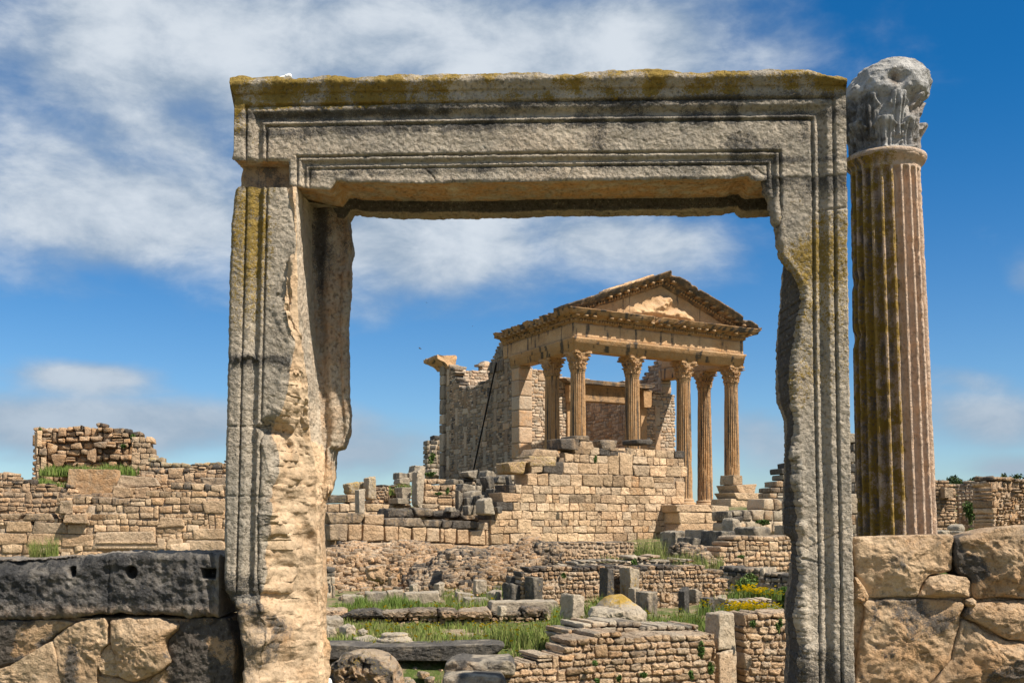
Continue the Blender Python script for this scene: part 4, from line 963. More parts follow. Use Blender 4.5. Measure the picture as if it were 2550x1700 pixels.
def rake(sgn):
    mb = MB(); n = 64; rings = []
    pr = [(.9, -.60), (.02, -.60), (-.03, -.52), (-.10, -.50), (-.10, -.36), (-.22, -.33), (-.28, -.25), (-.62, -.20), (-.66, -.08), (-.82, .02), (-.84, .10), (.9, .10)]
    pr2 = []
    for k in range(len(pr)):
        a, b = np.array(pr[k]), np.array(pr[(k + 1) % len(pr)]); m = max(1, int(np.linalg.norm(b - a) / .13)); pr2 += [a + (b - a) * t for t in np.linspace(0, 1, m, endpoint=False)]
    pr2 = np.array(pr2)
    for t in np.linspace(0, 1, n):
        a = (-.85 + (TW / 2 + .85) * t) if sgn < 0 else (TW + .85 - (TW / 2 + .85) * t); z = Z_CT + .02 + (Z_AP - Z_CT - .12) * t
        zz = z + pr2[:, 1]; zz = np.maximum(zz, Z_CT - .02 + 0 * zz); rings.append(np.c_[np.full(len(pr2), a), pr2[:, 0], zz])
    V = np.array(rings); q = V.reshape(-1, 3); nz_ = np.stack([fbm(q, 1.6, 4, 40 + j + int(sgn)) for j in range(3)], -1); q = q + nz_ * .035
    n1 = fbm(q * (1, 0, 0), 1.3, 4, 45 + int(sgn)); lip = np.tile(sst(-pr2[:, 0], .4, .8), n); q[:, 1] += lip * sst(n1, .1, .5) * .22; q[:, 2] -= lip * sst(n1, .15, .5) * .12 * (sgn > 0)
    W = tpl(q); C = tcol(W, bright=.38, dark=.46, warm=.5, seed=50 + int(sgn), streak=False); mb.grid(W.reshape(V.shape), C, closed_v=True)
    mb.fan(W.reshape(V.shape)[0], C[0]); mb.fan(W.reshape(V.shape)[-1], C[0])
    for t in np.arange(.05, .98, .0265):
        a = (-.85 + (TW / 2 + .85) * t) if sgn < 0 else (TW + .85 - (TW / 2 + .85) * t); z = Z_CT + .02 + (Z_AP - Z_CT - .12) * t
        if z - .5 > Z_CT and rng.random() < .9: tbox(mb, a - .05, a + .05, -.21, -.09, z - .50, z - .365, (.5, .15, 0, .5))
    for t in np.arange(.08, .98, .085):
        a = (-.85 + (TW / 2 + .85) * t) if sgn < 0 else (TW + .85 - (TW / 2 + .85) * t); z = Z_CT + .02 + (Z_AP - Z_CT - .12) * t
        if z - .35 > Z_CT and rng.random() < .8: tbox(mb, a - .12, a + .12, -.6, -.2, z - .33, z - .21, (.42, .25, 0, .5))
    if sgn < 0:                                        # pale capping blocks along the left slope
        B = Blocks()
        for t in np.linspace(.42, .80, 9):
            a = -.85 + (TW / 2 + .85) * t; z = Z_CT + .1 + (Z_AP - Z_CT - .12) * t; p = tpl(np.array((a, -.25, z + .06))); B.put(p, (.26, .5, .06), R(32), .4, .04, .05, (.95, 0, 0, 0))
        B.flush(mb, T_MD)
    return mb.build('raking_cornice', M_TEMP, temple)
rake(-1); rake(1)
# ---- columns: shaft with base, and a leafy capital
def temple_column():
    root = thing('temple_column', 'x', 'column'); zt, zb = Z_AB - 1.02, Z_BASE
    nz, nt = 34, 24 * 8; zs = np.r_[np.linspace(zb + .42, zb + .6, 4), np.linspace(zb + .8, zt - .25, nz - 10), np.linspace(zt - .2, zt, 6)]; th = np.linspace(0, 2 * math.pi, nt, endpoint=False)
    T, Z = np.meshgrid(th, zs); ph = (T * 24 / (2 * math.pi)) % 1; fl = np.sqrt(np.maximum(0, 1 - ((ph - .5) / .40) ** 2)) * (np.abs(ph - .5) < .40)
    u = (Z - zb) / (zt - zb); rad = .475 - .085 * u ** 1.3
    P = np.stack([np.cos(T), np.sin(T), Z * .6], -1).reshape(-1, 3); n = fbm(P, 2.5, 4, 9).reshape(T.shape)
    r = rad - .048 * fl * sst(Z, zb + .42, zb + .55) * sst(Z, zt - .12, zt - .22) + .012 * n - .04 * sst(fbm(P, 1.6, 3, 12).reshape(T.shape), .3, .6) * (u < .5) + .05 * sst(Z, zt - .09, zt - .02)
    mb = MB(); C = np.zeros((*T.shape, 4)); C[..., 0] = .55 + .1 * n; sk = fbm(np.stack([np.cos(T) * 3, np.sin(T) * 3, Z * .12], -1).reshape(-1, 3), 1.5, 3, 77).reshape(T.shape); C[..., 1] = .16 + .36 * sst(sk, .0, .45) + .15 * sst(n, .2, .6); C[..., 3] = .35 + .5 * sst(sk, .2, -.4)
    mb.grid(np.stack([r * np.cos(T), r * np.sin(T), Z], -1).transpose(1, 0, 2), C.transpose(1, 0, 2), closed_u=True); mb.build('shaft', M_TEMP, root)
    mb = MB(); pr = np.array([(.0, zb), (.66, zb), (.66, zb + .12), (.62, zb + .13), (.65, zb + .2), (.62, zb + .26), (.54, zb + .28), (.53, zb + .32), (.57, zb + .37), (.53, zb + .42), (.48, zb + .44), (0, zb + .44)])
    T2, I2 = np.meshgrid(np.linspace(0, 2 * math.pi, 40, endpoint=False), np.arange(len(pr)), indexing='ij'); mb.grid(np.stack([pr[I2, 0] * np.cos(T2), pr[I2, 0] * np.sin(T2), pr[I2, 1]], -1), (.5, .15, 0, .2), closed_u=True); mb.build('base', M_TEMP, root)
    mb = MB(); H = 1.02; nv = 64; nt = 192; v = np.linspace(0, 1, nv); T, Vv = np.meshgrid(np.linspace(0, 2 * math.pi, nt, endpoint=False), v); Z = zt + H * Vv
    bell = np.interp(v, [0, .05, .1, .5, .8, .86, .87, 1], [.36, .42, .385, .40, .48, .50, .60, .60])[:, None] + 0 * T
    sq = 1 / np.maximum(np.abs(np.cos(T)), np.abs(np.sin(T))); aba = .61 * np.minimum(sq, 1.36) * (1 - .16 * np.exp(-((sq - 1) / .12) ** 2)); bell = np.where(Vv > .865, aba * .95, bell)
    orn = np.zeros_like(T)
    for k in range(8): orn = np.maximum(orn, leaf_bump(T, Z, k * math.pi / 4, zt + .06, zt + .42, .36, .13))
    for k in range(8): orn = np.maximum(orn, leaf_bump(T, Z, math.pi / 8 + k * math.pi / 4, zt + .1, zt + .70, .34, .135))
    for k in range(4): orn = np.maximum(orn, (.28 * np.exp(-(((T - (math.pi / 4 + k * math.pi / 2) + math.pi) % (2 * math.pi) - math.pi) / .2) ** 2) * np.exp(-((Vv - .78) / .09) ** 2)))
    P = np.stack([np.cos(T), np.sin(T), Z], -1).reshape(-1, 3); n = fbm(P, 6, 3, 5).reshape(T.shape)
    r = bell + np.where(Vv < .865, orn, 0) * (1 + .8 * n) + .03 * n
    C = np.zeros((*T.shape, 4)); C[..., 0] = .6 + .2 * n; C[..., 1] = .14 + .3 * sst(n, 0, .4); C[..., 3] = .55
    V = np.stack([r * np.cos(T), r * np.sin(T), Z], -1).transpose(1, 0, 2); mb.grid(V, C.transpose(1, 0, 2), closed_u=True); mb.fan(V[:, -1], (.5, .2, 0, .3)); mb.build('capital', M_TEMP, root)
    return root
tc0 = temple_column()
def put_column(a, b, first=[True]):
    x, y = TP(a, b) - TO
    if first[0]: first[0] = False; r = tc0
    else:
        r = tc0.copy(); COL.objects.link(r)
        for ch in list(tc0.children):
            c = ch.copy(); COL.objects.link(c); c.parent = r
    r.parent = temple; r.location = (x, y, 0); r.rotation_euler = (0, 0, R(32) + rng.integers(0, 4) * math.pi / 2)
    for k in ('label', 'category'):
        if k in r: del r[k]
    r.name = 'column'
for a, b in ((.56, .56), (4.3, .56), (8.05, .56), (11.75, .56), (.56, 3.58), (11.75, 3.3)): put_column(a, b)
# ---- cella walls of small stones with upright ashlar chains
def t_obj(mb, fr, name, label, mat=None):
    o = mb.build(name, mat or M_TWALL, temple, loc=(fr.o[0] - TO[0], fr.o[1] - TO[1], 0), rz=fr.yaw); o['label'] = label; return o
def chains(mb, fr, xs, z0, topf, wd=.42, h=1.05, y=-.02, warm=.25, thick=.5, bright=.52):
    B = Blocks()
    for x in xs:
        z = z0; k = 0
        while z < topf(x) - .3:
            hh = rng.uniform(.75, 1.35) if k % 2 == 0 else rng.uniform(.3, .42); ww = wd if k % 2 == 0 else wd * rng.uniform(1.7, 2.3)
            if z + hh > topf(x): break
            B.put((x, y + thick / 2, z + hh / 2), (ww / 2, thick / 2, hh / 2 - .008), r=.025, amp=.012, tint=tint(bright, .06, 0, warm)); z += hh; k += 1
    B.flush(mb, T_MD)
LW = Fr(0, 0, -64.5, xy=TP(.1, TB2))
prof_px = [(1096, 908), (1127, 909), (1130, 922), (1137, 946), (1143, 951), (1146, 965), (1160, 963), (1180, 958), (1195, 951), (1215, 945), (1216, 900), (1226, 888), (1230, 876), (1238, 862), (1244, 846), (1254, 832), (1300, 812)]
tl = LW.poly(prof_px); tl[:, 1] = np.minimum(tl[:, 1], Z_FT + .3); XE = TB2 - TB1
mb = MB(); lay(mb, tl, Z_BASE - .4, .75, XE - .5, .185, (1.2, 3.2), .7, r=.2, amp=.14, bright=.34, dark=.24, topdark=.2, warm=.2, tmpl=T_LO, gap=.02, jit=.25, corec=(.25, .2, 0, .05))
ztop = lambda x: float(np.interp(x, tl[:, 0], tl[:, 1]))
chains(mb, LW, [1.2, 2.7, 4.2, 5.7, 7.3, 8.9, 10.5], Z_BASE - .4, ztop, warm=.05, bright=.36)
B = Blocks(); z = Z_BASE - .4                          # quoins of the front corner
while z < Z_AB - .05:
    h = min(rng.uniform(.5, .95), Z_AB - z); ww = rng.uniform(.5, 1.0); B.put((XE - ww / 2, .36, z + h / 2), (ww / 2, .4, h / 2 - .008), r=.02, amp=.012, tint=tint(.42, .2, 0, .1)); z += h
z = Z_BASE - .4
while z < 12.1:                                        # rear corner pilaster, standing a little proud
    h = rng.uniform(.6, 1.3); B.put((.36, .27, z + h / 2), (.38, .42, h / 2 - .012), r=.03, amp=.015, tint=tint(.36, .3, 0, .05)); z += h
B.put((9.2, .33, 11.2), (1.0, .40, .33), r=.02, amp=.02, tint=(.3, .45, 0, 0))
for x, z, w_, h in ((9.55, 12.0, .5, .3), (10.1, 12.35, .4, .25)): B.put((x, .33, z), (w_, .36, h), r=.03, amp=.03, tint=tint(.42, .2, 0, .1))
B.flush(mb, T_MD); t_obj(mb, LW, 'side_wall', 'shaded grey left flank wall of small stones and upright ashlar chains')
# cornice block left on the rear corner
mb = MB(); pr = np.array([(.5, 0), (-.05, 0), (-.1, .12), (-.25, .3), (-.62, .5), (-.85, .62), (-.9, .85), (.55, .9)])
xs = np.linspace(-.75, 1.25, 26); V = np.array([[(x - .75 * max(0, -p[0]) * (x < .3), p[0] + .04, 12.12 + p[1]) for p in polyline(np.vstack([pr, pr[:1]]), 40)[:-1]] for x in xs]); q = V.reshape(-1, 3); q = q + np.stack([fbm(q, 1.6, 4, 70 + j) for j in range(3)], -1) * .07; V = q.reshape(V.shape)
mb.grid(V, tcol(q, bright=.5, dark=.2, warm=.05, seed=71), closed_v=True); mb.fan(V[0], (.4, .3, 0, 0), flip=True); mb.fan(V[-1], (.75, 0, 0, .3)); t_obj(mb, LW, 'cornice_fragment', 'broken cornice block left on the rear corner', M_TEMP)
FW = Fr(0, 0, 32, xy=TP(.0, TB1))
hx0, hx1 = 3.95, 9.2
mb = MB(); ft = [(0, 10.8), (.9, 10.8), (1.0, 10.86), (2.8, 10.8), (3.3, 10.5), (9.2, 10.15), (9.6, 10.05), (11.4, 9.95), (12.3, 9.95)]
lay(mb, ft, Z_BASE - .4, .9, 12.1, .19, (1.2, 3.0), .7, r=.22, amp=.16, bright=.62, dark=.02, topdark=.1, warm=.3, tmpl=T_LO, gap=.025, jit=.25, holes=[(hx0, hx1, 0, 9.05), (hx0 - .3, hx1 + .3, 9.05, 9.95)], corec=(.32, .1, 0, .3))
chains(mb, FW, [2.2, 10.6], Z_BASE - .4, lambda x: 9.9, warm=.3, bright=.6)
B = Blocks(); z = Z_BASE - .4
while z < Z_AB - .1:                                   # end of the flank wall facing the porch
    h = min(rng.uniform(.7, 1.0), Z_AB - z); B.put((.46, .3, z + h / 2), (.46, .42, h / 2 - .008), r=.015, amp=.008, tint=tint(.58, .03, 0, .55, .06)); z += h
B.flush(mb, T_MD); t_obj(mb, FW, 'porch_wall', 'sunlit orange front wall of the cella with a wide doorway')
mb = MB(); B = Blocks()
B.put((6.6, .25, 9.5), (3.0, .38, .46), r=.03, amp=.02, tint=(.46, .34, 0, .3)); B.put((6.5, .05, 10.16), (3.35, .62, .14), r=.05, amp=.03, tint=(.36, .48, 0, .1)); B.put((6.5, .2, 9.99), (3.1, .45, .05), r=.02, amp=.01, tint=(.45, .25, 0, .4))
for x in (hx0 - .22, hx1 + .2): B.put((x, .25, 5.6), (.24, .36, 3.42), r=.02, amp=.012, tint=(.58, .05, 0, .35))
B.put((hx1 + .25, -.15, 9.4), (.32, .3, .55), r=.03, amp=.02, tint=(.5, .1, 0, .3)); B.put((hx0 - .25, -.15, 9.4), (.3, .3, .55), r=.03, amp=.02, tint=(.5, .1, 0, .3))
B.flush(mb, T_XHI); t_obj(mb, FW, 'doorway', 'cella doorway with a heavy lintel and projecting hood', M_TEMP)
RW = Fr(0, 0, -64.5, xy=TP(11.45, TB2))
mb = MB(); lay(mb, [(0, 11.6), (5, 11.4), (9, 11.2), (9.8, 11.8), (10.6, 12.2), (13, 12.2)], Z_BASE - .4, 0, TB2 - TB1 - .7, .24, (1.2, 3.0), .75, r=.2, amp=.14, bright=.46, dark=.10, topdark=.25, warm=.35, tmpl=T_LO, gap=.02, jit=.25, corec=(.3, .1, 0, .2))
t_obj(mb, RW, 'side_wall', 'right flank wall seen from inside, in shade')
BW = Fr(0, 0, 32, xy=TP(.85, TB2 - .8))
bp = BW.poly([(1120, 905), (1150, 912), (1180, 921), (1198, 923), (1199, 892), (1226, 890), (1300, 915), (1500, 960)])
mb = MB(); lay(mb, [(a, min(z, 13)) for a, z in bp] , Z_BASE - .4, 0, 10.4, .22, (1.2, 3.0), .7, r=.2, amp=.15, bright=.70, dark=.0, topdark=.12, warm=.2, tmpl=T_LO, gap=.02, jit=.25, corec=(.4, .1, 0, .2))
t_obj(mb, BW, 'rear_wall', 'sunlit rear wall of the cella')
# lightning cable down the flank, and the podium
def tube(mb, pts, r, n=6, c=(.5, 0, 0, 0)):
    pts = np.array(pts, float); V = []
    for k, p in enumerate(pts):
        d = pts[min(k + 1, len(pts) - 1)] - pts[max(k - 1, 0)]; d /= np.linalg.norm(d); a = np.cross(d, (0.3, 1, .2)); a /= np.linalg.norm(a); b = np.cross(d, a); rr = r if np.isscalar(r) else r[k]
        V.append([p + rr * (math.cos(t) * a + math.sin(t) * b) for t in np.linspace(0, 2 * math.pi, n, endpoint=False)])
    mb.grid(np.array(V), c, closed_v=True)
x0, z0 = LW.loc(1236, 903, -.10); x1, z1 = LW.loc(1175, 1190, -.55)
mb = MB(); tube(mb, [(x0 + (x1 - x0) * t, -.10 - .45 * t - .0, z0 + (z1 - z0) * t) for t in np.linspace(0, 1, 8)], .055); t_obj(mb, LW, 'cable', 'dark slanting cable across the left flank', M_CABLE)
mb = MB(); B = Blocks()
for a0, a1, b0, b1, z0_, z1_ in ((-.8, TW + .8, -1.0, TB2 + .4, 1.2, Z_BASE),):
    v = np.array([(a, b, z) for a in (a0, a1) for b in (b0, b1) for z in (z0_, z1_)]); mb.add(tpl(v), [(0, 1, 3, 2), (4, 6, 7, 5), (0, 4, 5, 1), (2, 3, 7, 6), (0, 2, 6, 4), (1, 5, 7, 3)], (.5, .1, 0, .2))
mb.build('podium', M_ASH, temple)
# ================================================================ ruined walls and blocks between the doorway and the temple
def Lw(fr, px, py, yl=0.0):
    x, z = fr.loc(px, py, yl); return float(x), float(z)
def wall(name, label, cat, fr, top, bottom_py, ch_px, mat=None, group=None, z_extra=.5, x_px=None, parts=None, **k):
    """a masonry wall standing in frame fr; top outline, foot and course height in photo pixels"""
    T = fr.poly(top); s = fr.D / FPX
    x0, x1 = (T[0, 0], T[-1, 0]) if x_px is None else (Lw(fr, x_px[0], 1300)[0], Lw(fr, x_px[1], 1300)[0])
    zb = Lw(fr, (top[0][0] + top[-1][0]) / 2, bottom_py)[1]
    ch = [c * s for c in ch_px] if hasattr(ch_px, '__len__') else ch_px * s
    zb0 = zb
    mb = MB(); lay(mb, T, zb0, x0, x1, ch, **k)
    if parts: parts(mb, fr)
    o = mb.build(name, mat or M_RUB, **fr.at()); return tag(o, label, cat, group)
def blk(name, label, cat, px0, px1, py0, py1, D, yaw=32, thick=.5, r=.06, amp=.05, tint_=(.5, .1, 0, .1), tilt=0.0, mat=None, group=None, tmpl=None, dz=0.0, top_in=0.0, parent=None, shape=None):
    """a single loose block whose seen outline spans px0..px1 x py0..py1; turned by yaw so that its left end shows"""
    fr = Fr((px0 + px1) / 2, D, 0); s = D / FPX; W = (px1 - px0) * s; H = (py1 - py0) * s; zc = EYE - ((py0 + py1) / 2 - HOR) * s
    c_, s_ = abs(math.cos(R(yaw))), abs(math.sin(R(yaw))); t = min(thick, .5 * W / max(s_, .02)); lx = max(.12, (W - t * s_) / c_)
    mb = MB(); B = Blocks(); m = min(lx, H, t)
    B.put((0, 0, 0), (lx / 2, t / 2, H / 2 + dz / 2), 0, tilt, r * m, amp * m, tint_); B.flush(mb, tmpl or T_XHI, 2.2)
    if shape: shape(mb, lx, t, H)
    o = mb.build(name, mat or M_GREY, loc=(fr.o[0], D + t * c_ / 2 + lx * s_ / 2 * .0, zc - dz / 2), rz=R(yaw)); return tag(o, label, cat, group)
# ---------------------------------------------------------------- the tall ashlar wall below the temple
MW = Fr(1222, 35.5, 32)
s = 35.5 / FPX
def mw_extra(mb, fr):
    B = Blocks()
    for px0, px1, py0, py1, tn_ in ((1396, 1442, 1092, 1119, (.4, .5, 0, 0)), (1443, 1478, 1099, 1120, (.5, .35, 0, .2)), (1497, 1535, 1096, 1120, (.42, .42, 0, .1)), (1430, 1468, 1085, 1096, (.4, .45, 0, 0)), (1585, 1625, 1094, 1105, (.35, .55, 0, 0)), (1318, 1386, 1136, 1160, (.62, .1, .4, .05)), (1268, 1308, 1150, 1178, (.55, .2, .38, .1)), (1310, 1350, 1142, 1152, (.5, .3, .1, 0)), (1330, 1392, 1120, 1136, (.5, .3, 0, 0))):
        x0, z0 = Lw(fr, px0, py1); x1, z1 = Lw(fr, px1, py0); B.put(((x0 + x1) / 2, .4, (z0 + z1) / 2), ((x1 - x0) / 2, .42, (z1 - z0) / 2), 0, rng.normal(0, .02), .05, .02, tn_)
    B.flush(mb, T_HI)
wall('ashlar_wall', 'tall stepped wall of squared cream blocks below the temple porch, grey along its top', 'wall', MW,
     [(1222, 1262), (1234, 1262), (1246, 1246), (1262, 1240), (1263, 1206), (1300, 1204), (1308, 1186), (1309, 1166), (1320, 1164), (1360, 1158), (1392, 1146), (1394, 1120), (1440, 1120), (1520, 1118), (1536, 1104), (1560, 1108), (1640, 1108), (1678, 1108), (1679, 1128), (1708, 1130), (1709, 1262), (1714, 1262)],
     1372, [22, 26, 17, 17, 22, 22, 24, 22, 30, 30, 21, 22, 26], mat=M_ASH, wr=(.8, 2.5), thick=.85, r=.07, amp=.08, bright=.62, dark=-.02, topdark=.58, warm=.1, gap=.018, jit=.06, face=.04, tmpl=T_HI, corec=(.2, .3, 0, .2), parts=mw_extra)
# ---------------------------------------------------------------- terrace wall to its left
c = MW.world(0.2, 0); 
TWf = Fr(818, 32.7, 32)
def tw_extra(mb, fr):
    B = Blocks()
    for px0, px1, py0, py1, tn_ in ([(820, 866, 1304, 1346, (.42, .32, 0, .2)), (867, 902, 1304, 1345, (.5, .1, 0, .35)), (904, 956, 1306, 1347, (.5, .1, 0, .3)), (959, 992, 1309, 1348, (.5, .08, 0, .3)), (993, 1025, 1311, 1350, (.55, .12, 0, .2)), (1028, 1061, 1312, 1349, (.56, .1, 0, .2)), (1063, 1095, 1314, 1349, (.52, .1, 0, .3)), (1097, 1106, 1315, 1350, (.6, 0, 0, .2)), (1107, 1136, 1315, 1352, (.58, .05, 0, .2)), (1139, 1168, 1318, 1353, (.6, .08, 0, .2)), (1170, 1208, 1319, 1356, (.66, 0, 0, .1)), (1210, 1247, 1320, 1357, (.68, 0, 0, .1))]
                             + [(818, 906, 1276, 1303, (.44, .42, .15, .1)), (908, 957, 1280, 1306, (.5, .22, 0, .1)), (958, 1008, 1289, 1309, (.38, .46, 0, 0)), (1009, 1054, 1289, 1311, (.42, .42, 0, .1)), (1056, 1100, 1294, 1312, (.36, .5, 0, 0)), (1101, 1126, 1294, 1314, (.36, .5, 0, 0)), (1127, 1190, 1296, 1316, (.34, .55, 0, 0)), (1191, 1219, 1300, 1319, (.62, .05, 0, .1)), (1221, 1235, 1296, 1319, (.66, 0, 0, .1))]
                             + [(846, 908, 1347, 1374, (.55, .1, 0, .4)), (910, 990, 1350, 1378, (.52, .12, 0, .3)), (990, 1130, 1352, 1380, (.5, .15, 0, .3)), (1130, 1250, 1356, 1380, (.5, .15, 0, .3))]):
        x0, z0 = Lw(fr, px0, py1); x1, z1 = Lw(fr, px1, py0); B.put(((x0 + x1) / 2, .35 + rng.normal(0, .012), (z0 + z1) / 2), ((x1 - x0) / 2 - .006, .36, (z1 - z0) / 2 - .005), 0, 0, .035, .016, tn_)
    # grey coping slabs lying behind the top edge
    for px0, px1, py0, py1 in ((962, 1027, 1266, 1290), (1028, 1075, 1265, 1287), (1076, 1142, 1271, 1289), (1143, 1180, 1276, 1294), (1176, 1216, 1282, 1298)):
        x0, z0 = Lw(fr, px0, py1, .9); x1, z1 = Lw(fr, px1, py0, .9); B.put(((x0 + x1) / 2, 1.2, (z0 + z1) / 2), ((x1 - x0) / 2, .45, (z1 - z0) / 2), rng.normal(0, .04), rng.normal(0, .02), .09, .05, tint(.42, .44, .15, 0))
    B.flush(mb, T_HI)
    x0 = Lw(fr, 818, 1300)[0]; x1 = Lw(fr, 1240, 1300)[0]
    for a, b, py in ((0.05, .5, 1300), (.5, 1, 1304)):
        mb.box((x0 + (x1 - x0) * a, .12, -.2), (x0 + (x1 - x0) * b, 1.6, Lw(fr, 1000, py)[1]), (.3, .3, 0, .1))
mb = MB(); tw_extra(mb, TWf); tag(mb.build('terrace_wall', M_ASH, **TWf.at()), 'low terrace wall, tall square blocks under grey slabs, left of the tall ashlar wall', 'wall')
# ---------------------------------------------------------------- ruin on the terrace behind
wall('ruined_wall', 'stub of cream wall with a tall lichen-topped upright, at the left end of the terrace', 'wall', Fr(800, 36.5, 30),
     [(800, 1240), (826, 1240), (828, 1232), (884, 1232), (885, 1236), (908, 1234), (909, 1244), (965, 1258), (1024, 1262)], 1300, [24, 22, 20], mat=M_ASH, wr=(1.2, 2.6), thick=.8, r=.1, amp=.06, bright=.56, dark=.06, topdark=.3, lich=.2, gap=.02, corec=(.3, .2, 0, .2))
wall('ruined_wall', 'reddish rubble wall with grey stones on top, left of the tall post', 'wall', Fr(925, 38.5, 30), [(925, 1206), (940, 1207), (972, 1206), (974, 1204), (1026, 1206)], 1270, 8, wr=(1.1, 2.6), thick=.7, r=.3, amp=.3, bright=.48, dark=.1, topdark=.25, warm=.35, gap=.02, jit=.3, tmpl=T_LO)
wall('ruined_wall', 'sunlit wall panel of large pale stones between the upright post and the tumbled blocks', 'wall', Fr(1050, 37.2, 24), [(1050, 1188), (1060, 1190), (1085, 1192), (1110, 1196), (1132, 1205), (1136, 1205)], 1280, [26, 24, 20, 14, 13, 12], mat=M_ASH, wr=(1.2, 2.4), thick=.7, r=.14, amp=.1, bright=.66, dark=-.02, topdark=.25, gap=.02, jit=.2, corec=(.3, .2, 0, .2))
blk('stone_post', 'tall worn upright post in front of the sunlit panel on the terrace', 'stone post', 1022, 1056, 1166, 1264, 36.4, 34, .42, .22, .1, (.56, .12, .12, .1), tilt=-.05, mat=M_GREY)
blk('stone_post', 'short upright post with yellow lichen on its crown, left end of the terrace', 'stone post', 900, 936, 1187, 1242, 37.8, 32, .5, .14, .07, (.58, .06, .3, .05))
blk('stone_post', 'upright post left of the rubble wall, its left side dark', 'stone post', 881, 908, 1218, 1278, 36.0, 34, .4, .08, .05, (.58, .1, .0, .1))
for px0, px1, py0, py1, D, tn_, lab in ((848, 894, 1201, 1231, 37.6, (.5, .2, .45, 0), 'lichen-covered flat-topped block on the wall stub, left end of the terrace'), (893, 903, 1199, 1218, 38.2, (.5, .25, .35, 0), 'small lichened lump beside the lichen-topped short post'),
        (974, 1014, 1177, 1192, 41, (.42, .36, 0, 0), 'dark rounded block behind the rubble wall, left of the tall post'), (976, 1020, 1190, 1206, 40.8, (.5, .2, 0, .1), 'squared block under the dark rounded block, left of the tall post'), (1010, 1028, 1176, 1198, 41.2, (.45, .28, 0, 0), 'block half hidden behind the tall post on its left side'),
        (1014, 1056, 1159, 1178, 43, (.45, .3, 0, 0), 'grey block on the skyline behind the tall post'), (1056, 1092, 1167, 1184, 43.5, (.52, .2, 0, .1), 'block with a green tuft on it, below the far left temple corner')):
    blk('stone_block', lab, 'stone block', px0, px1, py0, py1, D, 28, .6, .16, .07, tn_)
for k, (px0, px1, py0, py1) in enumerate(((962, 1020, 1240, 1254), (982, 1022, 1226, 1241), (978, 1024, 1213, 1228))):
    blk('stone_step', ('lowest', 'middle', 'topmost')[k] + ' dark step of the three between the rubble wall and the tall post', 'stone step', px0, px1, py0, py1, 37.4 + .35 * k, 28, .9, .08, .05, (.42, .3, 0, .05), group='steps on the terrace')
# tumbled blocks left of the tall wall
TB = [(1142, 1188, 1172, 1190, 40, (.4, .34, 0, 0), .03), (1190, 1232, 1172, 1192, 40.5, (.42, .34, 0, 0), -.1), (1231, 1271, 1158, 1180, 39.8, (.6, .1, .3, .1), .1), (1133, 1180, 1205, 1224, 38.5, (.38, .36, 0, 0), 0), (1150, 1200, 1222, 1240, 37.5, (.42, .34, 0, 0), .05), (1195, 1232, 1185, 1216, 38.6, (.25, .5, 0, 0), .3),
      (1225, 1262, 1186, 1204, 38.8, (.34, .42, 0, 0), -.1), (1258, 1276, 1184, 1212, 38.4, (.3, .5, 0, 0), .2), (1280, 1330, 1188, 1208, 38.0, (.4, .36, 0, 0), .05), (1247, 1304, 1209, 1246, 36.4, (.52, .2, .25, .05), -.25), (1208, 1250, 1216, 1240, 37.4, (.28, .48, 0, 0), .1), (1292, 1330, 1206, 1226, 37.4, (.36, .4, 0, 0), .03),
      (1148, 1182, 1238, 1272, 36.8, (.24, .48, 0, 0), 0), (1182, 1230, 1241, 1281, 35.0, (.58, .16, 0, .05), .15), (1176, 1216, 1232, 1256, 36.4, (.34, .44, 0, 0), .1), (1132, 1152, 1224, 1275, 37, (.3, .4, 0, .1), 0), (1106, 1136, 1262, 1274, 35.4, (.45, .34, 0, 0), 0), (1150, 1180, 1258, 1282, 35.4, (.35, .4, 0, .1), .05), (1226, 1252, 1262, 1278, 35.4, (.3, .5, 0, 0), .02)]
TBL = ['flat dark slab below the foot of the temple flank', 'slab leaning in the gap left of the tall wall', 'lichened cap block beside the stepped shoulder of the tall wall', 'low dark block by the sunlit panel', 'dark slab under the low dark block by the sunlit panel', 'tilted black block high in the tumble', 'dark oblong block high in the tumble', 'small black block wedged upright high in the tumble',
       'grey block with a socket hole under the wall shoulder', 'large tilted grey block with lichen in the tumble', 'black angular block left of the large tilted block', 'long grey block running into the tall wall', 'black block in the shaded hollow', 'big pale round-cornered boulder at the foot of the tumble', 'dark block above the pale boulder', 'narrow dark stone against the sunlit panel', 'small dark block on the terrace slabs', 'dark block left of the pale boulder', 'black stone right of the pale boulder']
for (px0, px1, py0, py1, D, tn_, ti), lab in zip(TB, TBL):
    blk('fallen_block', lab, 'stone block', px0, px1, py0, py1, D, 30 + rng.uniform(-14, 14), .65, .16, .08, tn_, tilt=ti, group='tumbled blocks left of the tall wall', tmpl=T_HI)
wall('ruined_wall', 'dark shaded wall stub behind the tumbled blocks', 'wall', Fr(1128, 39.8, 30), [(1128, 1200), (1160, 1190), (1200, 1186), (1260, 1182), (1290, 1180)], 1285, [16, 14], mat=M_GREY, wr=(1.0, 2.0), thick=.8, r=.2, amp=.15, bright=.4, dark=.3, topdark=.2, gap=.03, jit=.2, tmpl=T_LO, corec=(.3, .4, 0, 0))
wall('ruined_wall', 'dark wall stub with a green tuft at the far left behind the temple', 'wall', Fr(1063, 84, 20), [(1063, 1092), (1076, 1092), (1077, 1078), (1100, 1076)], 1180, [14, 12], mat=M_GREY, wr=(.8, 1.6), thick=1.2, r=.15, amp=.12, bright=.35, dark=.35, topdark=.1, gap=.05, tmpl=T_LO)
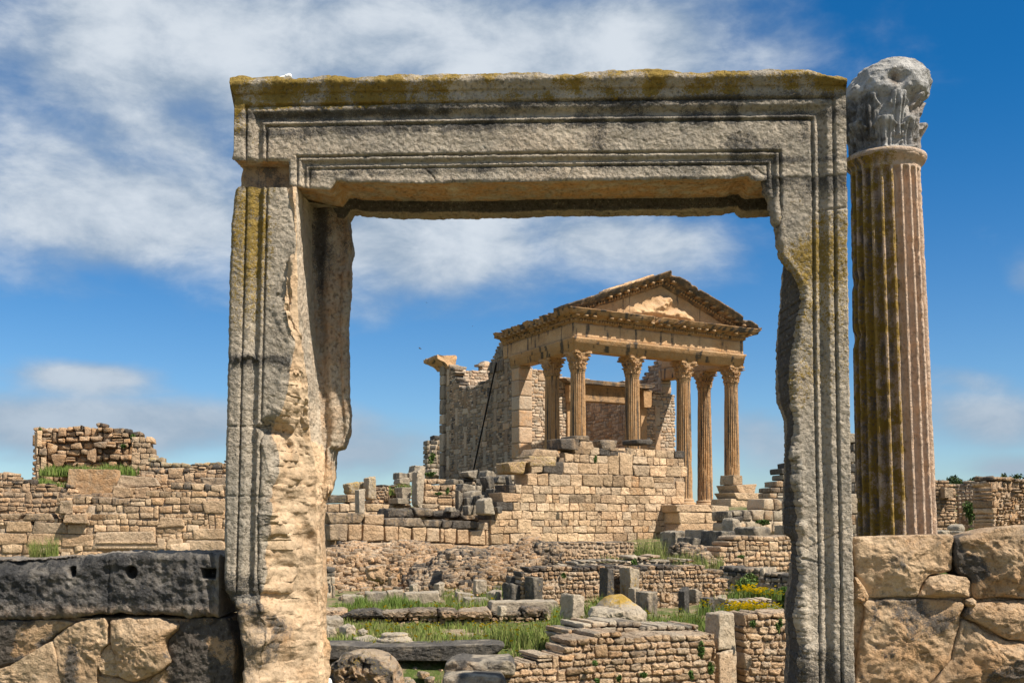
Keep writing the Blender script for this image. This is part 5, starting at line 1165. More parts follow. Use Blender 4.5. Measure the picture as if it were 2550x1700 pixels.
# ---------------------------------------------------------------- rubble masses below the terrace
def rubble_mass(name, label, top, bot_py, D, depth, stone_px, n, tintf, coreC, back=.0, seed=1, mat=None):
    """a rounded heap of mortared rubble: a lumpy core with hundreds of stones bedded in its face"""
    fr = Fr(top[0][0], D, 8); T = fr.poly(top); s = D / FPX; zb = Lw(fr, top[0][0], bot_py)[1]; x0, x1 = T[0, 0], T[-1, 0]
    nx, nz_ = 110, 60; V = np.zeros((nx, nz_, 3)); xs = np.linspace(x0, x1, nx)
    def face(x, v):
        zt = np.interp(x, T[:, 0], T[:, 1]); a = np.clip(v, 0, 1) * 1.0
        y = depth * (1 - np.cos(a * math.pi / 2)) ** 1.1 - .0; z = zb - .3 + (zt - zb + .3) * np.sin(np.minimum(a, 1) * math.pi / 2) ** .9
        return y, z
    for i, x in enumerate(xs):
        for j, v in enumerate(np.linspace(0, 1, nz_)):
            y, z = face(x, v); V[i, j] = (x, y, z)
    q = V.reshape(-1, 3); q = q + np.stack([fbm(q, 1.1, 4, seed + k) for k in range(3)], -1) * .14; V = q.reshape(V.shape)
    mb = MB(); mb.grid(V, coreC)
    top_ring = V[:, -1]; mb.grid(np.stack([top_ring, top_ring + (0, depth * .8, -.05), top_ring + (0, depth * .8 + .05, -2.5)], 1), coreC)
    B = Blocks()
    for k in range(n):
        i, j = rng.integers(1, nx - 1), int((nz_ - 2) * rng.random() ** .8); p = V[i, j]; h = stone_px * s * rng.uniform(.55, 1.35)
        B.put((p[0], p[1] + h * .1, p[2]), (h * rng.uniform(.6, 1.2), h * .7, h * rng.uniform(.35, .65)), rng.uniform(-.5, .5), rng.normal(0, .2), h * .4, h * .12, tintf((p[0] - x0) / (x1 - x0), (j / nz_)))
    B.flush(mb, T_LO); o = mb.build(name, mat or M_RUB, **fr.at()); return tag(o, label, 'rubble core')
rubble_mass('rubble_core', 'eroded pinkish rubble wall core below the left end of the terrace', [(800, 1375), (815, 1368), (850, 1362), (900, 1358), (960, 1356), (1020, 1354), (1080, 1360), (1100, 1372)], 1482, 27.3, .8, 10, 1300, lambda u, v: tint(.58, .08 + .35 * (v > .9), 0, .5, .24), (.42, .12, 0, .6), seed=3)
rubble_mass('rubble_core', 'domed heap of grey and tan rubble in the middle, the fallen vault', [(1000, 1475), (1020, 1448), (1050, 1420), (1090, 1396), (1140, 1380), (1200, 1370), (1260, 1362), (1330, 1354), (1352, 1356)], 1486, 25.6, 1.2, 11, 1500, lambda u, v: tint(.46, .36 + .1 * (v > .85) - .24 * (u > .62), 0, .12 + .5 * (u > .62), .2), (.34, .4, 0, .2), seed=13)
rubble_mass('rubble_core', 'small blackened lump of pebbly rubble at the right end of the fallen vault', [(1338, 1362), (1350, 1352), (1370, 1350), (1386, 1352), (1396, 1368)], 1412, 26.3, .4, 7, 260, lambda u, v: tint(.46, .40, 0, 0), (.4, .4, 0, 0), seed=23)
wall('rubble_wall', 'coarse rubble wall with a sloping grey top, under the foot of the tall ashlar wall', 'wall', Fr(1376, 27.5, 12), [(1376, 1362), (1390, 1348), (1420, 1342), (1480, 1345), (1540, 1342), (1596, 1346), (1600, 1356)], 1432, 9, wr=(1.0, 2.2), thick=1.3, r=.32, amp=.2, bright=.54, dark=.08, topdark=.4, warm=.2, gap=.02, jit=.3, tmpl=T_MD, rec=.01, corec=(.5, .1, 0, .25), mixp=.05)
wall('ruined_wall', 'dark stub of stacked blocks beside the left jamb, before the pinkish rubble', 'wall', Fr(794, 23.6, 20), [(794, 1408), (806, 1406), (826, 1410), (834, 1424), (836, 1500)], 1515, [21, 19, 20], mat=M_GREY, wr=(.9, 1.6), thick=.9, r=.12, amp=.1, bright=.48, dark=.3, topdark=.2, gap=.02, rec=.01)
for k in range(34):
    px = rng.uniform(836, 1240); py = rng.uniform(1462, 1506); D = (EYE - .03) * FPX / (py + 2 - HOR); D = min(D, 24.6); w_ = rng.uniform(9, 30)
    blk('loose_stone', 'one of the loose stones scattered on the strip before the rubble heaps', 'stone', px - w_ / 2, px + w_ / 2, py - w_ * .32, py + w_ * .25, D, rng.uniform(0, 60), .3, .25, .14, tint(.55, .16, 0, .15), tilt=rng.normal(0, .12), group='loose stones before the rubble heaps', tmpl=T_MD, mat=M_RUB)
for px0, px1, py0, py1, D, tn_, lab in ((905, 960, 1408, 1446, 26.4, (.68, .0, 0, .2), 'pale broken slab embedded in the pinkish rubble'), (960, 992, 1436, 1470, 26.0, (.6, .04, 0, .3), 'tan upright slab below the pale broken slab'), (1106, 1136, 1376, 1392, 25.4, (.4, .4, 0, 0), 'dark block on the left shoulder of the fallen vault')):
    blk('stone_block', lab, 'stone block', px0, px1, py0, py1, D, 16, .5, .2, .14, tn_, mat=M_RUB)
# ---------------------------------------------------------------- middle coursed wall with uprights set in it
MC = Fr(1296, 20.4, 14)
wall('rubble_wall', 'long coursed rubble wall with rough grey top, behind the standing uprights', 'wall', MC, [(1296, 1420), (1330, 1414), (1400, 1413), (1490, 1412), (1540, 1408), (1600, 1404), (1640, 1408), (1700, 1403), (1760, 1410), (1790, 1420), (1806, 1440), (1822, 1462), (1838, 1480), (1840, 1500)], 1545, 11.5, wr=(1.0, 2.3), thick=.6, r=.26, amp=.3, bright=.60, dark=.02, topdark=.5, warm=.25, gap=.012, jit=.2, face=.10, rec=.012, corec=(.52, .02, 0, .35), tmpl=T_HI, mixp=.05)
wall('rubble_wall', 'narrow ledge of grey stones running along the slope above the long coursed wall', 'wall', Fr(1400, 23.2, 8), [(1400, 1402), (1440, 1398), (1520, 1394), (1560, 1388), (1620, 1384), (1680, 1386), (1730, 1392)], 1424, 12, mat=M_GREY, wr=(1.4, 3.0), thick=1.0, r=.4, amp=.4, bright=.55, dark=.15, topdark=.2, gap=.03, jit=.3, tmpl=T_LO)
UP = [(1492, 1530, 1416, 1512, 19.6, (.30, .58, .2, 0), .4, 'stone_post', 'broad dark upright, left one of the pair flanking a strip of dark rubble'), (1544, 1592, 1414, 1494, 19.7, (.5, .3, .3, .1), .42, 'stone_post', 'lichened upright with its right half sunlit, right one of the pair flanking dark rubble'), (1584, 1638, 1472, 1534, 18.6, (.42, .40, 0, .2), .5, 'stone_post', 'notched block with a square socket in its top, right of the lichen-domed boulder'),
      (1564, 1594, 1462, 1498, 19.2, (.42, .25, 0, .15), .4, 'stone_block', 'brown rounded block between the lichened upright and the socketed block'), (1689, 1716, 1465, 1526, 19.3, (.26, .62, 0, 0), .4, 'stone_post', 'black slab-like upright right of the socketed block'), (1713, 1748, 1468, 1490, 19.5, (.38, .32, .1, .1), .4, 'stone_block', 'grey block leaning on the black slab-like upright'), (1744, 1780, 1486, 1522, 19.2, (.3, .55, .1, 0), .4, 'stone_block', 'dark block left of the pale lichened block by the yellow flowers'), (1779, 1807, 1484, 1520, 18.8, (.62, .05, .34, 0), .3, 'stone_block', 'pale square block speckled with lichen, left of the yellow flowers'),
      (1394, 1456, 1480, 1560, 17.4, (.56, .24, .0, .05), .5, 'stone_post', 'leaning pale upright standing in the grass, left of the lichen-domed boulder'), (1306, 1352, 1436, 1500, 20.2, (.34, .52, .15, 0), .5, 'stone_post', 'grey upright at the left end of the long coursed wall'), (1250, 1300, 1454, 1506, 20.4, (.34, .55, 0, 0), .5, 'stone_block', 'dark square block left of the grey upright, end of the long coursed wall'), (1210, 1252, 1470, 1506, 21.4, (.42, .30, 0, .1), .6, 'stone_block', 'low stepped block left of the dark square block'),
      (1080, 1108, 1450, 1478, 24.2, (.5, .2, .08, .05), .4, 'stone_block', 'small rounded grey block standing before the fallen vault'), (1018, 1042, 1453, 1476, 24.4, (.52, .14, 0, .15), .4, 'stone_block', 'small tan block at the left foot of the fallen vault'), (1240, 1260, 1506, 1522, 17.9, (.62, .04, .1, 0), .25, 'stone_block', 'little white fragment on the low wall')]
for px0, px1, py0, py1, D, tn_, th, nm, lab in UP:
    leaning = 'leaning' in lab
    o = blk(nm, lab, 'stone post' if nm == 'stone_post' else 'stone block', px0, px1, py0, py1, D, 36, th, .10 if nm == 'stone_post' else .16, .07, tn_, tilt=-.06 if leaning else rng.normal(0, .015), dz=.06)
wall('rubble_fill', 'strip of dark rubble between the two uprights', 'wall', Fr(1526, 19.9, 32), [(1526, 1418), (1552, 1418)], 1512, 12, wr=(.9, 1.6), thick=.3, r=.3, amp=.3, bright=.32, dark=.34, topdark=.1, gap=.012, jit=.2)
# lichen-domed boulder in two tiers
def boulder(name, label, pts, D, thick, mat, tintf, bulge=.25, amp=.05, seed=1, cat='boulder', yaw=0, freq=4.0):
    fr = Fr(pts[0][0], D, yaw); mb = MB(); poly_stone(mb, fr, pts, thick=thick, bulge=bulge, amp=amp, rings=22, nseg=120, tintf=tintf, edge=.06, seed=seed, freq=freq, rough=.008)
    return tag(mb.build(name, mat, **fr.at()), label, cat)
def dome_t(q):
    n = fbm(q, 4, 4, 3); C = np.zeros((len(q), 4)); C[:, 0] = .58 + .12 * n; z = q[:, 2]; C[:, 2] = (.62 + .4 * n) * sst(z, .24, .42); C[:, 1] = .08 + .3 * sst(n, .1, .5); C[:, 3] = .1; return C
boulder('boulder', 'domed boulder capped with orange-yellow lichen, in the middle of the grass', [(1486, 1525), (1500, 1508), (1515, 1494), (1535, 1486), (1560, 1487), (1582, 1500), (1600, 1515), (1613, 1526), (1612, 1545), (1604, 1560), (1560, 1562), (1500, 1558)], 17.3, 1.0, M_GREY, dome_t, bulge=.4, amp=.06, seed=4)
boulder('fallen_block', 'moulded cornice fragment lying against the lichen-domed boulder', [(1466, 1530), (1475, 1514), (1500, 1512), (1540, 1516), (1556, 1520), (1545, 1540), (1510, 1550), (1485, 1545), (1468, 1538)], 16.9, .5, M_GREY, tn(.62, .1, .2, 5, 0, .5, .3), bulge=.12, amp=.04, seed=5, cat='stone block')
# ---------------------------------------------------------------- low wall across the grass, slab, column base
def low_slabs(mb, fr):
    B = Blocks(); x = 786
    while x < 1362:
        w_ = rng.uniform(34, 105); b = min(1364, x + w_); hh = rng.uniform(14, 24); y1 = 1536 + rng.uniform(-2, 3)
        x0, z0 = Lw(fr, x, y1); x1, z1 = Lw(fr, b - 2, y1 - hh); B.put(((x0 + x1) / 2, .30 + rng.normal(0, .04), (z0 + z1) / 2), ((x1 - x0) / 2, .36, (z1 - z0) / 2), rng.normal(0, .05), rng.normal(0, .03), .05, .028, tint(.52, .34, .12, .05)); x = b
    B.flush(mb, T_XHI, 2.4)
wall('low_wall', 'low grey-topped rubble wall running across the grass behind the column base', 'wall', Fr(790, 18.4, 2), [(790, 1534), (1062, 1536), (1300, 1534), (1366, 1538), (1392, 1548)], 1574, [15, 14, 13], wr=(.9, 2.2), thick=.6, r=.3, amp=.4, bright=.56, dark=.02, topdark=.1, warm=.25, gap=.02, jit=.3, face=.16, tmpl=T_HI, rec=.02, parts=low_slabs)
for k, (px0, px1, py0, py1, D, tn_, lab) in enumerate(((786, 856, 1538, 1566, 17.6, (.42, .22, 0, .05), 'grey block sticking out under the left end of the low wall'), (786, 842, 1562, 1602, 16.4, (.55, .08, 0, .15), 'tan block by the left jamb, in front of the low wall'), (836, 890, 1556, 1596, 16.3, (.62, .02, 0, .1), 'pale block right of the tan block by the left jamb'), (884, 918, 1568, 1590, 16.2, (.6, .06, 0, .05), 'small pale stone before the low wall'), (872, 944, 1588, 1604, 15.6, (.55, .06, 0, .1), 'flat stone left of the column base'))):
    blk('stone_block', lab, 'stone block', px0, px1, py0, py1, D, 14 + 8 * k % 20, .7, .2, .1, tn_, dz=.05)
for px0, px1, py0, py1, D, tn_, lab in ((846, 908, 1482, 1508, 21.3, (.46, .26, 0, .05), 'leftmost curb slab along the upper grass strip'), (904, 962, 1474, 1500, 21.6, (.40, .34, 0, 0), 'darkest curb slab along the upper grass strip'), (958, 1004, 1470, 1492, 22.0, (.5, .2, 0, .1), 'short curb slab in the middle of the upper grass strip'), (1000, 1096, 1474, 1504, 21.4, (.5, .2, 0, .05), 'longest curb slab along the upper grass strip'), (1212, 1392, 1496, 1521, 18.8, (.46, .24, .05, .05), 'long straight curb slab below the dark square block'),
                                       (1150, 1216, 1488, 1506, 21.0, (.42, .32, 0, 0), 'low dark step left of the stepped block'), (1128, 1184, 1476, 1492, 22.0, (.46, .28, 0, .05), 'flat step behind the low dark step'), (1262, 1284, 1436, 1496, 20.8, (.28, .55, .1, 0), 'narrow black upright left of the grey upright'), (1176, 1212, 1444, 1462, 22.8, (.6, .1, 0, .1), 'pale flat stone at the right foot of the fallen vault')):
    blk('curb' if 'curb' in lab else 'stone_block', lab, 'curb' if 'curb' in lab else 'stone block', px0, px1, py0, py1, D, 8, .5, .10, .08, tn_, dz=.12)
def slab_s(q): return tn(.36, .48, .0, 61, -.1, .5, .2)(q)
SL = Fr(780, 14.6, -2)
boulder('stone_slab', 'long dark grey slab lying as a step in front of the column base', [(770, 1607), (800, 1606), (870, 1606), (876, 1610), (1000, 1609), (1120, 1606), (1262, 1602), (1258, 1612), (1235, 1630), (1190, 1642), (1100, 1646), (1000, 1645), (860, 1641), (770, 1640)], 14.6, .7, M_GREY, slab_s, bulge=.0, amp=.006, seed=8, cat='stone slab')
def column_base():
    fr = Fr(984, 15.3, 0); s = 15.3 / FPX; z0 = EYE - (1606 - HOR) * s; mb = MB(); B = Blocks(); B.put((0, 0, z0 + .0), (.235, .235, .07), R(20), 0, .02, .01, (.6, .08, .15, 0)); B.flush(mb, T_HI)
    pr = polyline([(.0, .07), (.235, .07), (.242, .085), (.235, .105), (.19, .12), (.165, .14), (.17, .15), (.178, .165), (.165, .18), (0, .18)], 40); T, I = np.meshgrid(np.linspace(0, 2 * math.pi, 64, endpoint=False), np.arange(40), indexing='ij')
    V = np.stack([pr[I, 0] * np.cos(T), pr[I, 0] * np.sin(T), z0 + pr[I, 1]], -1); V += (fbm(V.reshape(-1, 3), 9, 3, 4) * .012).reshape(T.shape)[..., None]; mb.grid(V, (.64, .1, .22, 0), closed_u=True)
    tag(mb.build('column_base', M_GREY, loc=(fr.o[0], fr.o[1], 0)), 'small moulded round column base sitting on the grass behind the dark slab', 'column base')
column_base()
boulder('boulder', 'big rough conglomerate boulder at the bottom beside the left jamb', [(818, 1680), (830, 1650), (850, 1632), (880, 1627), (920, 1630), (950, 1640), (975, 1660), (990, 1690), (1000, 1740), (810, 1740)], 12.6, .8, M_RUB, tn(.50, .14, .25, 9, -.1, .4, .35, lich=.24), bulge=.22, amp=.085, seed=9, freq=9)
boulder('boulder', 'flat-topped grey block right of the conglomerate boulder', [(1104, 1676), (1108, 1652), (1130, 1642), (1150, 1641), (1180, 1646), (1275, 1642), (1285, 1660), (1280, 1682), (1180, 1682), (1120, 1684)], 13.2, .7, M_GREY, tn(.46, .36, .05, 10, -.1, .5, .3), bulge=.05, amp=.035, seed=10, cat='stone block')
boulder('boulder', 'low grey block at the bottom edge under the flat-topped block', [(1100, 1686), (1150, 1680), (1250, 1684), (1262, 1700), (1262, 1760), (1095, 1760)], 12.6, .6, M_GREY, tn(.48, .32, .1, 11, -.1, .5, .3), bulge=.05, amp=.035, seed=11, cat='stone block')
for k in range(16):
    px = rng.uniform(1000, 1110) if k > 4 else rng.uniform(790, 830); py = rng.uniform(1660, 1705); D = (EYE + .36) * FPX / (py + 6 - HOR); w_ = rng.uniform(18, 42)
    blk('loose_stone', 'one of the small pale stones strewn at the bottom beside the boulders', 'stone', px - w_ / 2, px + w_ / 2, py - w_ * .3, py + w_ * .3, D, rng.uniform(0, 60), .2, .35, .16, tint(.6, .05, 0, .15), tilt=rng.normal(0, .15), group='small stones strewn at the bottom', tmpl=T_MD, mat=M_RUB)
tag(blk('white_stone', 'small white stone at the bottom edge by the foot of the left jamb', 'stone', 796, 818, 1690, 1708, 9.2, 10, .2, .5, .05, (.6, 0, 0, 0), mat=M_WHITE), 'small white stone at the bottom edge by the foot of the left jamb', 'stone')
# ---------------------------------------------------------------- bottom wall with its upright pier
BWf = Fr(1180, 13.15, 22)
wall('rubble_wall', 'nearest coursed wall of rounded tan stones at the bottom, left of the square pier', 'wall', BWf, [(1180, 1684), (1240, 1660), (1300, 1644), (1366, 1632), (1390, 1622), (1412, 1602), (1420, 1584), (1450, 1580), (1500, 1578), (1600, 1575), (1660, 1576), (1740, 1572), (1782, 1566)], 1800, [20, 19, 18], wr=(1.2, 2.7), thick=.6, r=.30, amp=.24, bright=.64, dark=.02, topdark=.2, warm=.2, gap=.010, jit=.13, face=.09, tmpl=T_HI, corec=(.4, .1, 0, .4), mixp=.02, rec=.018)
wall('rubble_wall', 'row of flat grey capping stones on the nearest coursed wall', 'wall', Fr(1412, 14.25, 22), [(1412, 1566), (1440, 1560), (1480, 1552), (1520, 1550), (1590, 1552), (1592, 1556), (1670, 1555), (1740, 1558)], 1592, [17, 15], mat=M_GREY, wr=(1.6, 3.4), thick=.7, r=.3, amp=.25, bright=.6, dark=.08, topdark=.2, warm=.15, gap=.012, jit=.15, tmpl=T_HI)
pier = thing('pier', 'square two-block pier in the nearest wall, its left face grey', 'pier', loc=Fr(1822, 14.5, 0).o.tolist() + [0])
def pier_b(py0, py1, hw, tn_, lab, seed):
    s = 14.5 / FPX; z0, z1 = EYE - (py1 - HOR) * s, EYE - (py0 - HOR) * s; mb = MB(); B = Blocks(); B.put((0, .22, (z0 + z1) / 2), (hw, hw * .85, (z1 - z0) / 2 - .004), 0, 0, .02, .012, tn_); B.flush(mb, T_XHI, 3)
    o = mb.build('pier_block', M_GREY, pier, rz=R(38)); o['label'] = lab
pier_b(1524, 1616, .150, (.55, .18, 0, .15), 'upper pier block, weathered grey top', 1); pier_b(1616, 1800, .168, (.62, .06, 0, .4), 'lower pier block', 2)
wall('rubble_wall', 'coursed wall of rough tan stones right of the square pier, running behind the right jamb', 'wall', Fr(1852, 14.7, 14), [(1852, 1526), (1880, 1522), (1940, 1524), (1980, 1528), (2010, 1530)], 1800, [19, 18, 17], wr=(1.1, 2.5), thick=.6, r=.32, amp=.28, bright=.60, dark=.02, topdark=.3, warm=.25, gap=.010, jit=.16, face=.09, tmpl=T_HI, corec=(.4, .1, 0, .4), mixp=.03, rec=.018)
wall('rubble_wall', 'low rubble planter wall behind the yellow flowers', 'wall', Fr(1806, 17.4, 4), [(1806, 1492), (1830, 1490), (1870, 1494), (1922, 1492), (1926, 1500)], 1540, 9, mat=M_GREY, wr=(1.0, 2.0), thick=.5, r=.36, amp=.35, bright=.56, dark=.08, topdark=.15, warm=.2, gap=.012, jit=.3)
# ---------------------------------------------------------------- right side: steps, dark walls
wall('rubble_wall', 'black shaded coursed wall behind the yellow flowers', 'wall', Fr(1788, 23.0, -34), [(1788, 1404), (1810, 1406), (1870, 1412), (1900, 1408), (1920, 1428), (2010, 1434), (2080, 1440)], 1560, 13, mat=M_GREY, wr=(1.0, 2.2), thick=.7, r=.25, amp=.25, bright=.36, dark=.30, topdark=.2, gap=.014, jit=.2, corec=(.3, .5, 0, 0))
wall('rubble_wall', 'sunlit squared-rubble wall beside the right jamb above the black wall', 'wall', Fr(1790, 26, 24), [(1790, 1378), (1800, 1358), (1830, 1346), (1838, 1334), (1880, 1334), (1912, 1336), (2030, 1338)], 1420, [13, 12, 12], wr=(1.0, 2.4), thick=.7, r=.22, amp=.2, bright=.62, dark=.0, topdark=.25, warm=.15, gap=.014, jit=.2)
RB = [(1648, 1712, 1322, 1362, 30, (.40, .38, 0, 0), 'dark block left of the long black slab, under the pale squared blocks'), (1712, 1790, 1320, 1336, 29.4, (.46, .32, 0, .05), 'flat grey slab lying on the dark blocks'), (1752, 1836, 1322, 1362, 28.6, (.28, .48, 0, 0), 'large black block with a slot in it'), (1690, 1756, 1340, 1378, 29, (.28, .46, 0, 0), 'black block under the flat grey slab'), (1832, 1888, 1341, 1360, 27, (.46, .30, 0, .1), 'grey slab on top of the sunlit squared-rubble wall'), (1796, 1860, 1356, 1376, 26.4, (.36, .38, 0, .05), 'dark slab at the left end of the sunlit squared-rubble wall'),
      (1800, 1848, 1290, 1324, 30.2, (.46, .24, 0, .05), 'rounded drum-like block in front of the pale squared blocks'), (1836, 1924, 1311, 1342, 29.6, (.34, .38, 0, .05), 'long dark hipped block right of the rounded drum'), (1936, 1990, 1310, 1336, 29.2, (.5, .2, 0, 0), 'grey hollowed block beside the right jamb')]
for px0, px1, py0, py1, D, tn_, lab in RB: blk('stone_block', lab, 'stone block', px0, px1, py0, py1, D, 33, .8, .3 if 'round' in lab else .08, .06, tn_, dz=.1)
def heap(name, label, top, bot, D, stone_px, n, t_, seed): return rubble_mass(name, label, top, bot, D, .6, stone_px, n, t_, (.3, .35, 0, .05), seed=seed)
heap('rubble_core', 'blackened rubble stub with lichened top stones, left of the black wall', [(1680, 1390), (1690, 1366), (1710, 1352), (1740, 1348), (1766, 1352), (1775, 1370), (1800, 1388), (1806, 1398)], 1425, 25.6, 9, 300, lambda u, v: tint(.42 + .2 * (u > .75), .36 - .25 * (u > .72), .12 if v > .8 else 0, 0), 43)
PB = Fr(1640, 38.5, 32)
def pb(mb, fr):
    B = Blocks()
    for px0, px1, py0, py1, tn_ in ((1684, 1718, 1256, 1275, (.5, .2, 0, .1)), (1719, 1771, 1256, 1274, (.6, .08, 0, .1)), (1772, 1816, 1258, 1276, (.52, .2, 0, .1)), (1692, 1756, 1275, 1303, (.66, .02, 0, .05)), (1757, 1812, 1276, 1304, (.66, .02, 0, .1)), (1690, 1806, 1302, 1330, (.58, .05, 0, .3))):
        x0, z0 = Lw(fr, px0, py1); x1, z1 = Lw(fr, px1, py0); B.put(((x0 + x1) / 2, .9, (z0 + z1) / 2), ((x1 - x0) / 2 - .008, .9, (z1 - z0) / 2 - .005), 0, 0, .03, .014, tn_)
    B.flush(mb, T_HI)
PBf = Fr(1686, 38.5, 32); mb = MB(); pb(mb, PBf); tag(mb.build('ashlar_wall', M_ASH, **PBf.at()), 'squared pale block wall in three courses, right of the tall ashlar wall', 'wall')
PED = [(1800, 1852, 1183, 1206, (.46, .26, 0, .05), 'topmost grey block of the stepped pedestal under the right temple column'), (1796, 1886, 1206, 1228, (.6, .08, 0, .05), 'second block from the top of the stepped pedestal'), (1790, 1908, 1227, 1243, (.64, .02, 0, .1), 'third course of the stepped pedestal, long and pale'), (1776, 1912, 1242, 1266, (.64, .02, 0, .1), 'bottom course of the stepped pedestal under the right temple column')]
for px0, px1, py0, py1, tn_, lab in PED: blk('pedestal_block', lab, 'stone block', px0, px1, py0, py1, 50, 32, 1.3, .05, .04, tn_, mat=M_ASH, group='courses of the stepped pedestal')
wall('ruined_wall', 'weathered wall of tall streaked blocks behind the rounded drum, beside the right jamb', 'wall', Fr(1812, 34.5, 20), [(1812, 1264), (1850, 1256), (1905, 1252), (1912, 1246), (1950, 1240), (2010, 1236)], 1330, [30, 30], mat=M_GREY, wr=(.8, 1.3), thick=1.0, r=.12, amp=.1, bright=.52, dark=.16, topdark=.2, warm=.2, gap=.02)
wall('ruined_wall', 'stepped dark ruin on the skyline next to the right jamb', 'wall', Fr(1905, 44, 10), [(1905, 1240), (1922, 1232), (1923, 1218), (1935, 1216), (1936, 1198), (1956, 1190), (1958, 1160), (2000, 1150)], 1290, [18, 16, 15], mat=M_GREY, wr=(1.2, 2.2), thick=1.2, r=.12, amp=.1, bright=.42, dark=.26, topdark=.2, gap=.03)
wall('ruined_wall', 'dark wall end in the gap between the right jamb and the fluted column', 'wall', Fr(2060, 30, 6), [(2060, 1190), (2118, 1160), (2120, 1082), (2160, 1084), (2200, 1130), (2300, 1170)], 1400, [26, 24], mat=M_GREY, wr=(.9, 1.6), thick=1.0, r=.08, amp=.06, bright=.4, dark=.28, topdark=.2, gap=.02)
# ---------------------------------------------------------------- left distance
LWf = Fr(-260, 38, 6)
def slab_m(mb, fr):
    B = Blocks()
    for px0, px1, py0, py1, tn_ in ((-40, 68, 1326, 1356, (.6, .03, 0, .25)), (69, 152, 1327, 1358, (.6, .05, 0, .25)), (153, 231, 1330, 1361, (.6, .02, 0, .25)), (233, 388, 1323, 1368, (.62, .02, 0, .12)), (15, 79, 1297, 1325, (.55, .12, 0, .3)), (82, 166, 1300, 1328, (.42, .28, 0, .1)), (168, 215, 1304, 1329, (.62, .0, 0, .2)), (390, 412, 1340, 1368, (.62, 0, 0, .15)), (414, 456, 1341, 1369, (.64, 0, 0, .2)), (458, 560, 1344, 1372, (.62, 0, 0, .25)), (480, 560, 1315, 1343, (.64, 0, 0, .2)), (506, 562, 1246, 1278, (.64, 0, 0, .1)), (394, 458, 1288, 1312, (.64, .02, 0, .1)), (60, 132, 1278, 1296, (.36, .36, 0, 0)), (0, 52, 1278, 1292, (.4, .34, 0, 0))):
        x0, z0 = Lw(fr, px0, py1); x1, z1 = Lw(fr, px1, py0); B.put(((x0 + x1) / 2, .33, (z0 + z1) / 2), ((x1 - x0) / 2 - .008, .36, (z1 - z0) / 2 - .008), 0, 0, .03, .014, tn_)
    # the moulded panel
    x0, z0 = Lw(fr, 244, 1353); x1, z1 = Lw(fr, 388, 1347); B.put(((x0 + x1) / 2, .0, (z0 + z1) / 2), ((x1 - x0) / 2, .08, .035), 0, 0, .02, .004, (.66, 0, 0, .1)); x0, z0 = Lw(fr, 236, 1364); B.put(((x0 + x1) / 2, .01, z0 + .02), ((x1 - x0) / 2 + .05, .05, .04), 0, 0, .02, .004, (.62, 0, 0, .15))
    B.flush(mb, T_HI)
wall('ruined_wall', 'patched wall of cream blocks with a moulded panel, behind the long black block at left', 'wall', LWf, [(-260, 1290), (-10, 1292), (60, 1300), (138, 1300), (139, 1246), (150, 1232), (230, 1238), (300, 1244), (301, 1236), (364, 1236), (366, 1228), (385, 1226), (386, 1212), (432, 1204), (500, 1200), (562, 1196), (640, 1196), (700, 1215), (760, 1240), (800, 1290)], 1400,
     [22, 26, 22, 20, 17, 19, 17, 18, 15, 17, 15], mat=M_ASH, wr=(.7, 2.4), thick=.7, r=.12, amp=.08, bright=.62, dark=.0, topdark=.42, warm=.12, gap=.018, jit=.2, face=.05, corec=(.42, .1, 0, .4), parts=slab_m, mixp=.06)
wall('ruined_wall', 'second wall at left, reddish rubble with grey coping, behind the patched wall', 'wall', Fr(-260, 40.6, 6), [(-260, 1200), (15, 1200), (16, 1196), (60, 1198), (118, 1198), (119, 1206), (150, 1210), (180, 1202), (182, 1196), (185, 1222), (270, 1222), (290, 1200), (292, 1186), (345, 1182), (380, 1176), (386, 1170), (440, 1160), (486, 1156), (560, 1150), (640, 1150), (720, 1190), (770, 1235)], 1330,
     [16, 14, 13, 12, 12], wr=(1.0, 2.8), thick=.8, r=.18, amp=.16, bright=.56, dark=.04, topdark=.45, warm=.45, gap=.02, jit=.25, face=.08, corec=(.45, .1, 0, .6))
blk('plastered_wall', 'smooth orange-tan wall panel below the ruined tower', 'wall panel', 163, 286, 1168, 1242, 41.6, 6, .7, .02, .02, (.56, .02, 0, .75), mat=M_ASH)
for px0, px1, py0, py1, D, tn_, lab in ((285, 386, 1186, 1212, 39.8, (.52, .22, 0, .1), 'long grey-tan block on the second wall, right of the orange panel'), (270, 323, 1212, 1239, 39.2, (.55, .16, 0, .1), 'left one of two square blocks below the long grey-tan block'), (325, 365, 1213, 1240, 39.1, (.5, .18, 0, .15), 'right one of two square blocks below the long grey-tan block'), (340, 384, 1173, 1186, 41, (.42, .3, 0, .05), 'thin slab on the second wall below the tower corner'), (495, 560, 1189, 1220, 40, (.42, .32, 0, .05), 'large dark slab beside the left jamb'), (364, 400, 1228, 1260, 38.4, (.36, .32, 0, .1), 'dark-ended block in the patched wall'), (138, 178, 1246, 1280, 37.9, (.42, .26, 0, .1), 'dark-ended block at the left corner of the patched wall'), (150, 226, 1232, 1250, 38.6, (.36, .36, 0, .05), 'grey capping slab on the left corner of the patched wall'), (150, 214, 1280, 1302, 37.8, (.52, .06, 0, .5), 'reddish block under the left corner of the patched wall')):
    blk('stone_block', lab, 'stone block', px0, px1, py0, py1, D + .55, 12, .7, .08, .05, tn_, mat=M_ASH)
wall('ruined_wall', 'grey-topped wall on the skyline right of the ruined tower', 'wall', Fr(368, 44, 5), [(368, 1150), (384, 1136), (404, 1136), (406, 1152), (480, 1158), (500, 1152), (502, 1146), (552, 1148), (640, 1150)], 1230, [16, 14, 12], mat=M_GREY, wr=(1.2, 2.6), thick=.9, r=.2, amp=.15, bright=.56, dark=.1, topdark=.25, lich=.3, warm=.15, gap=.02)
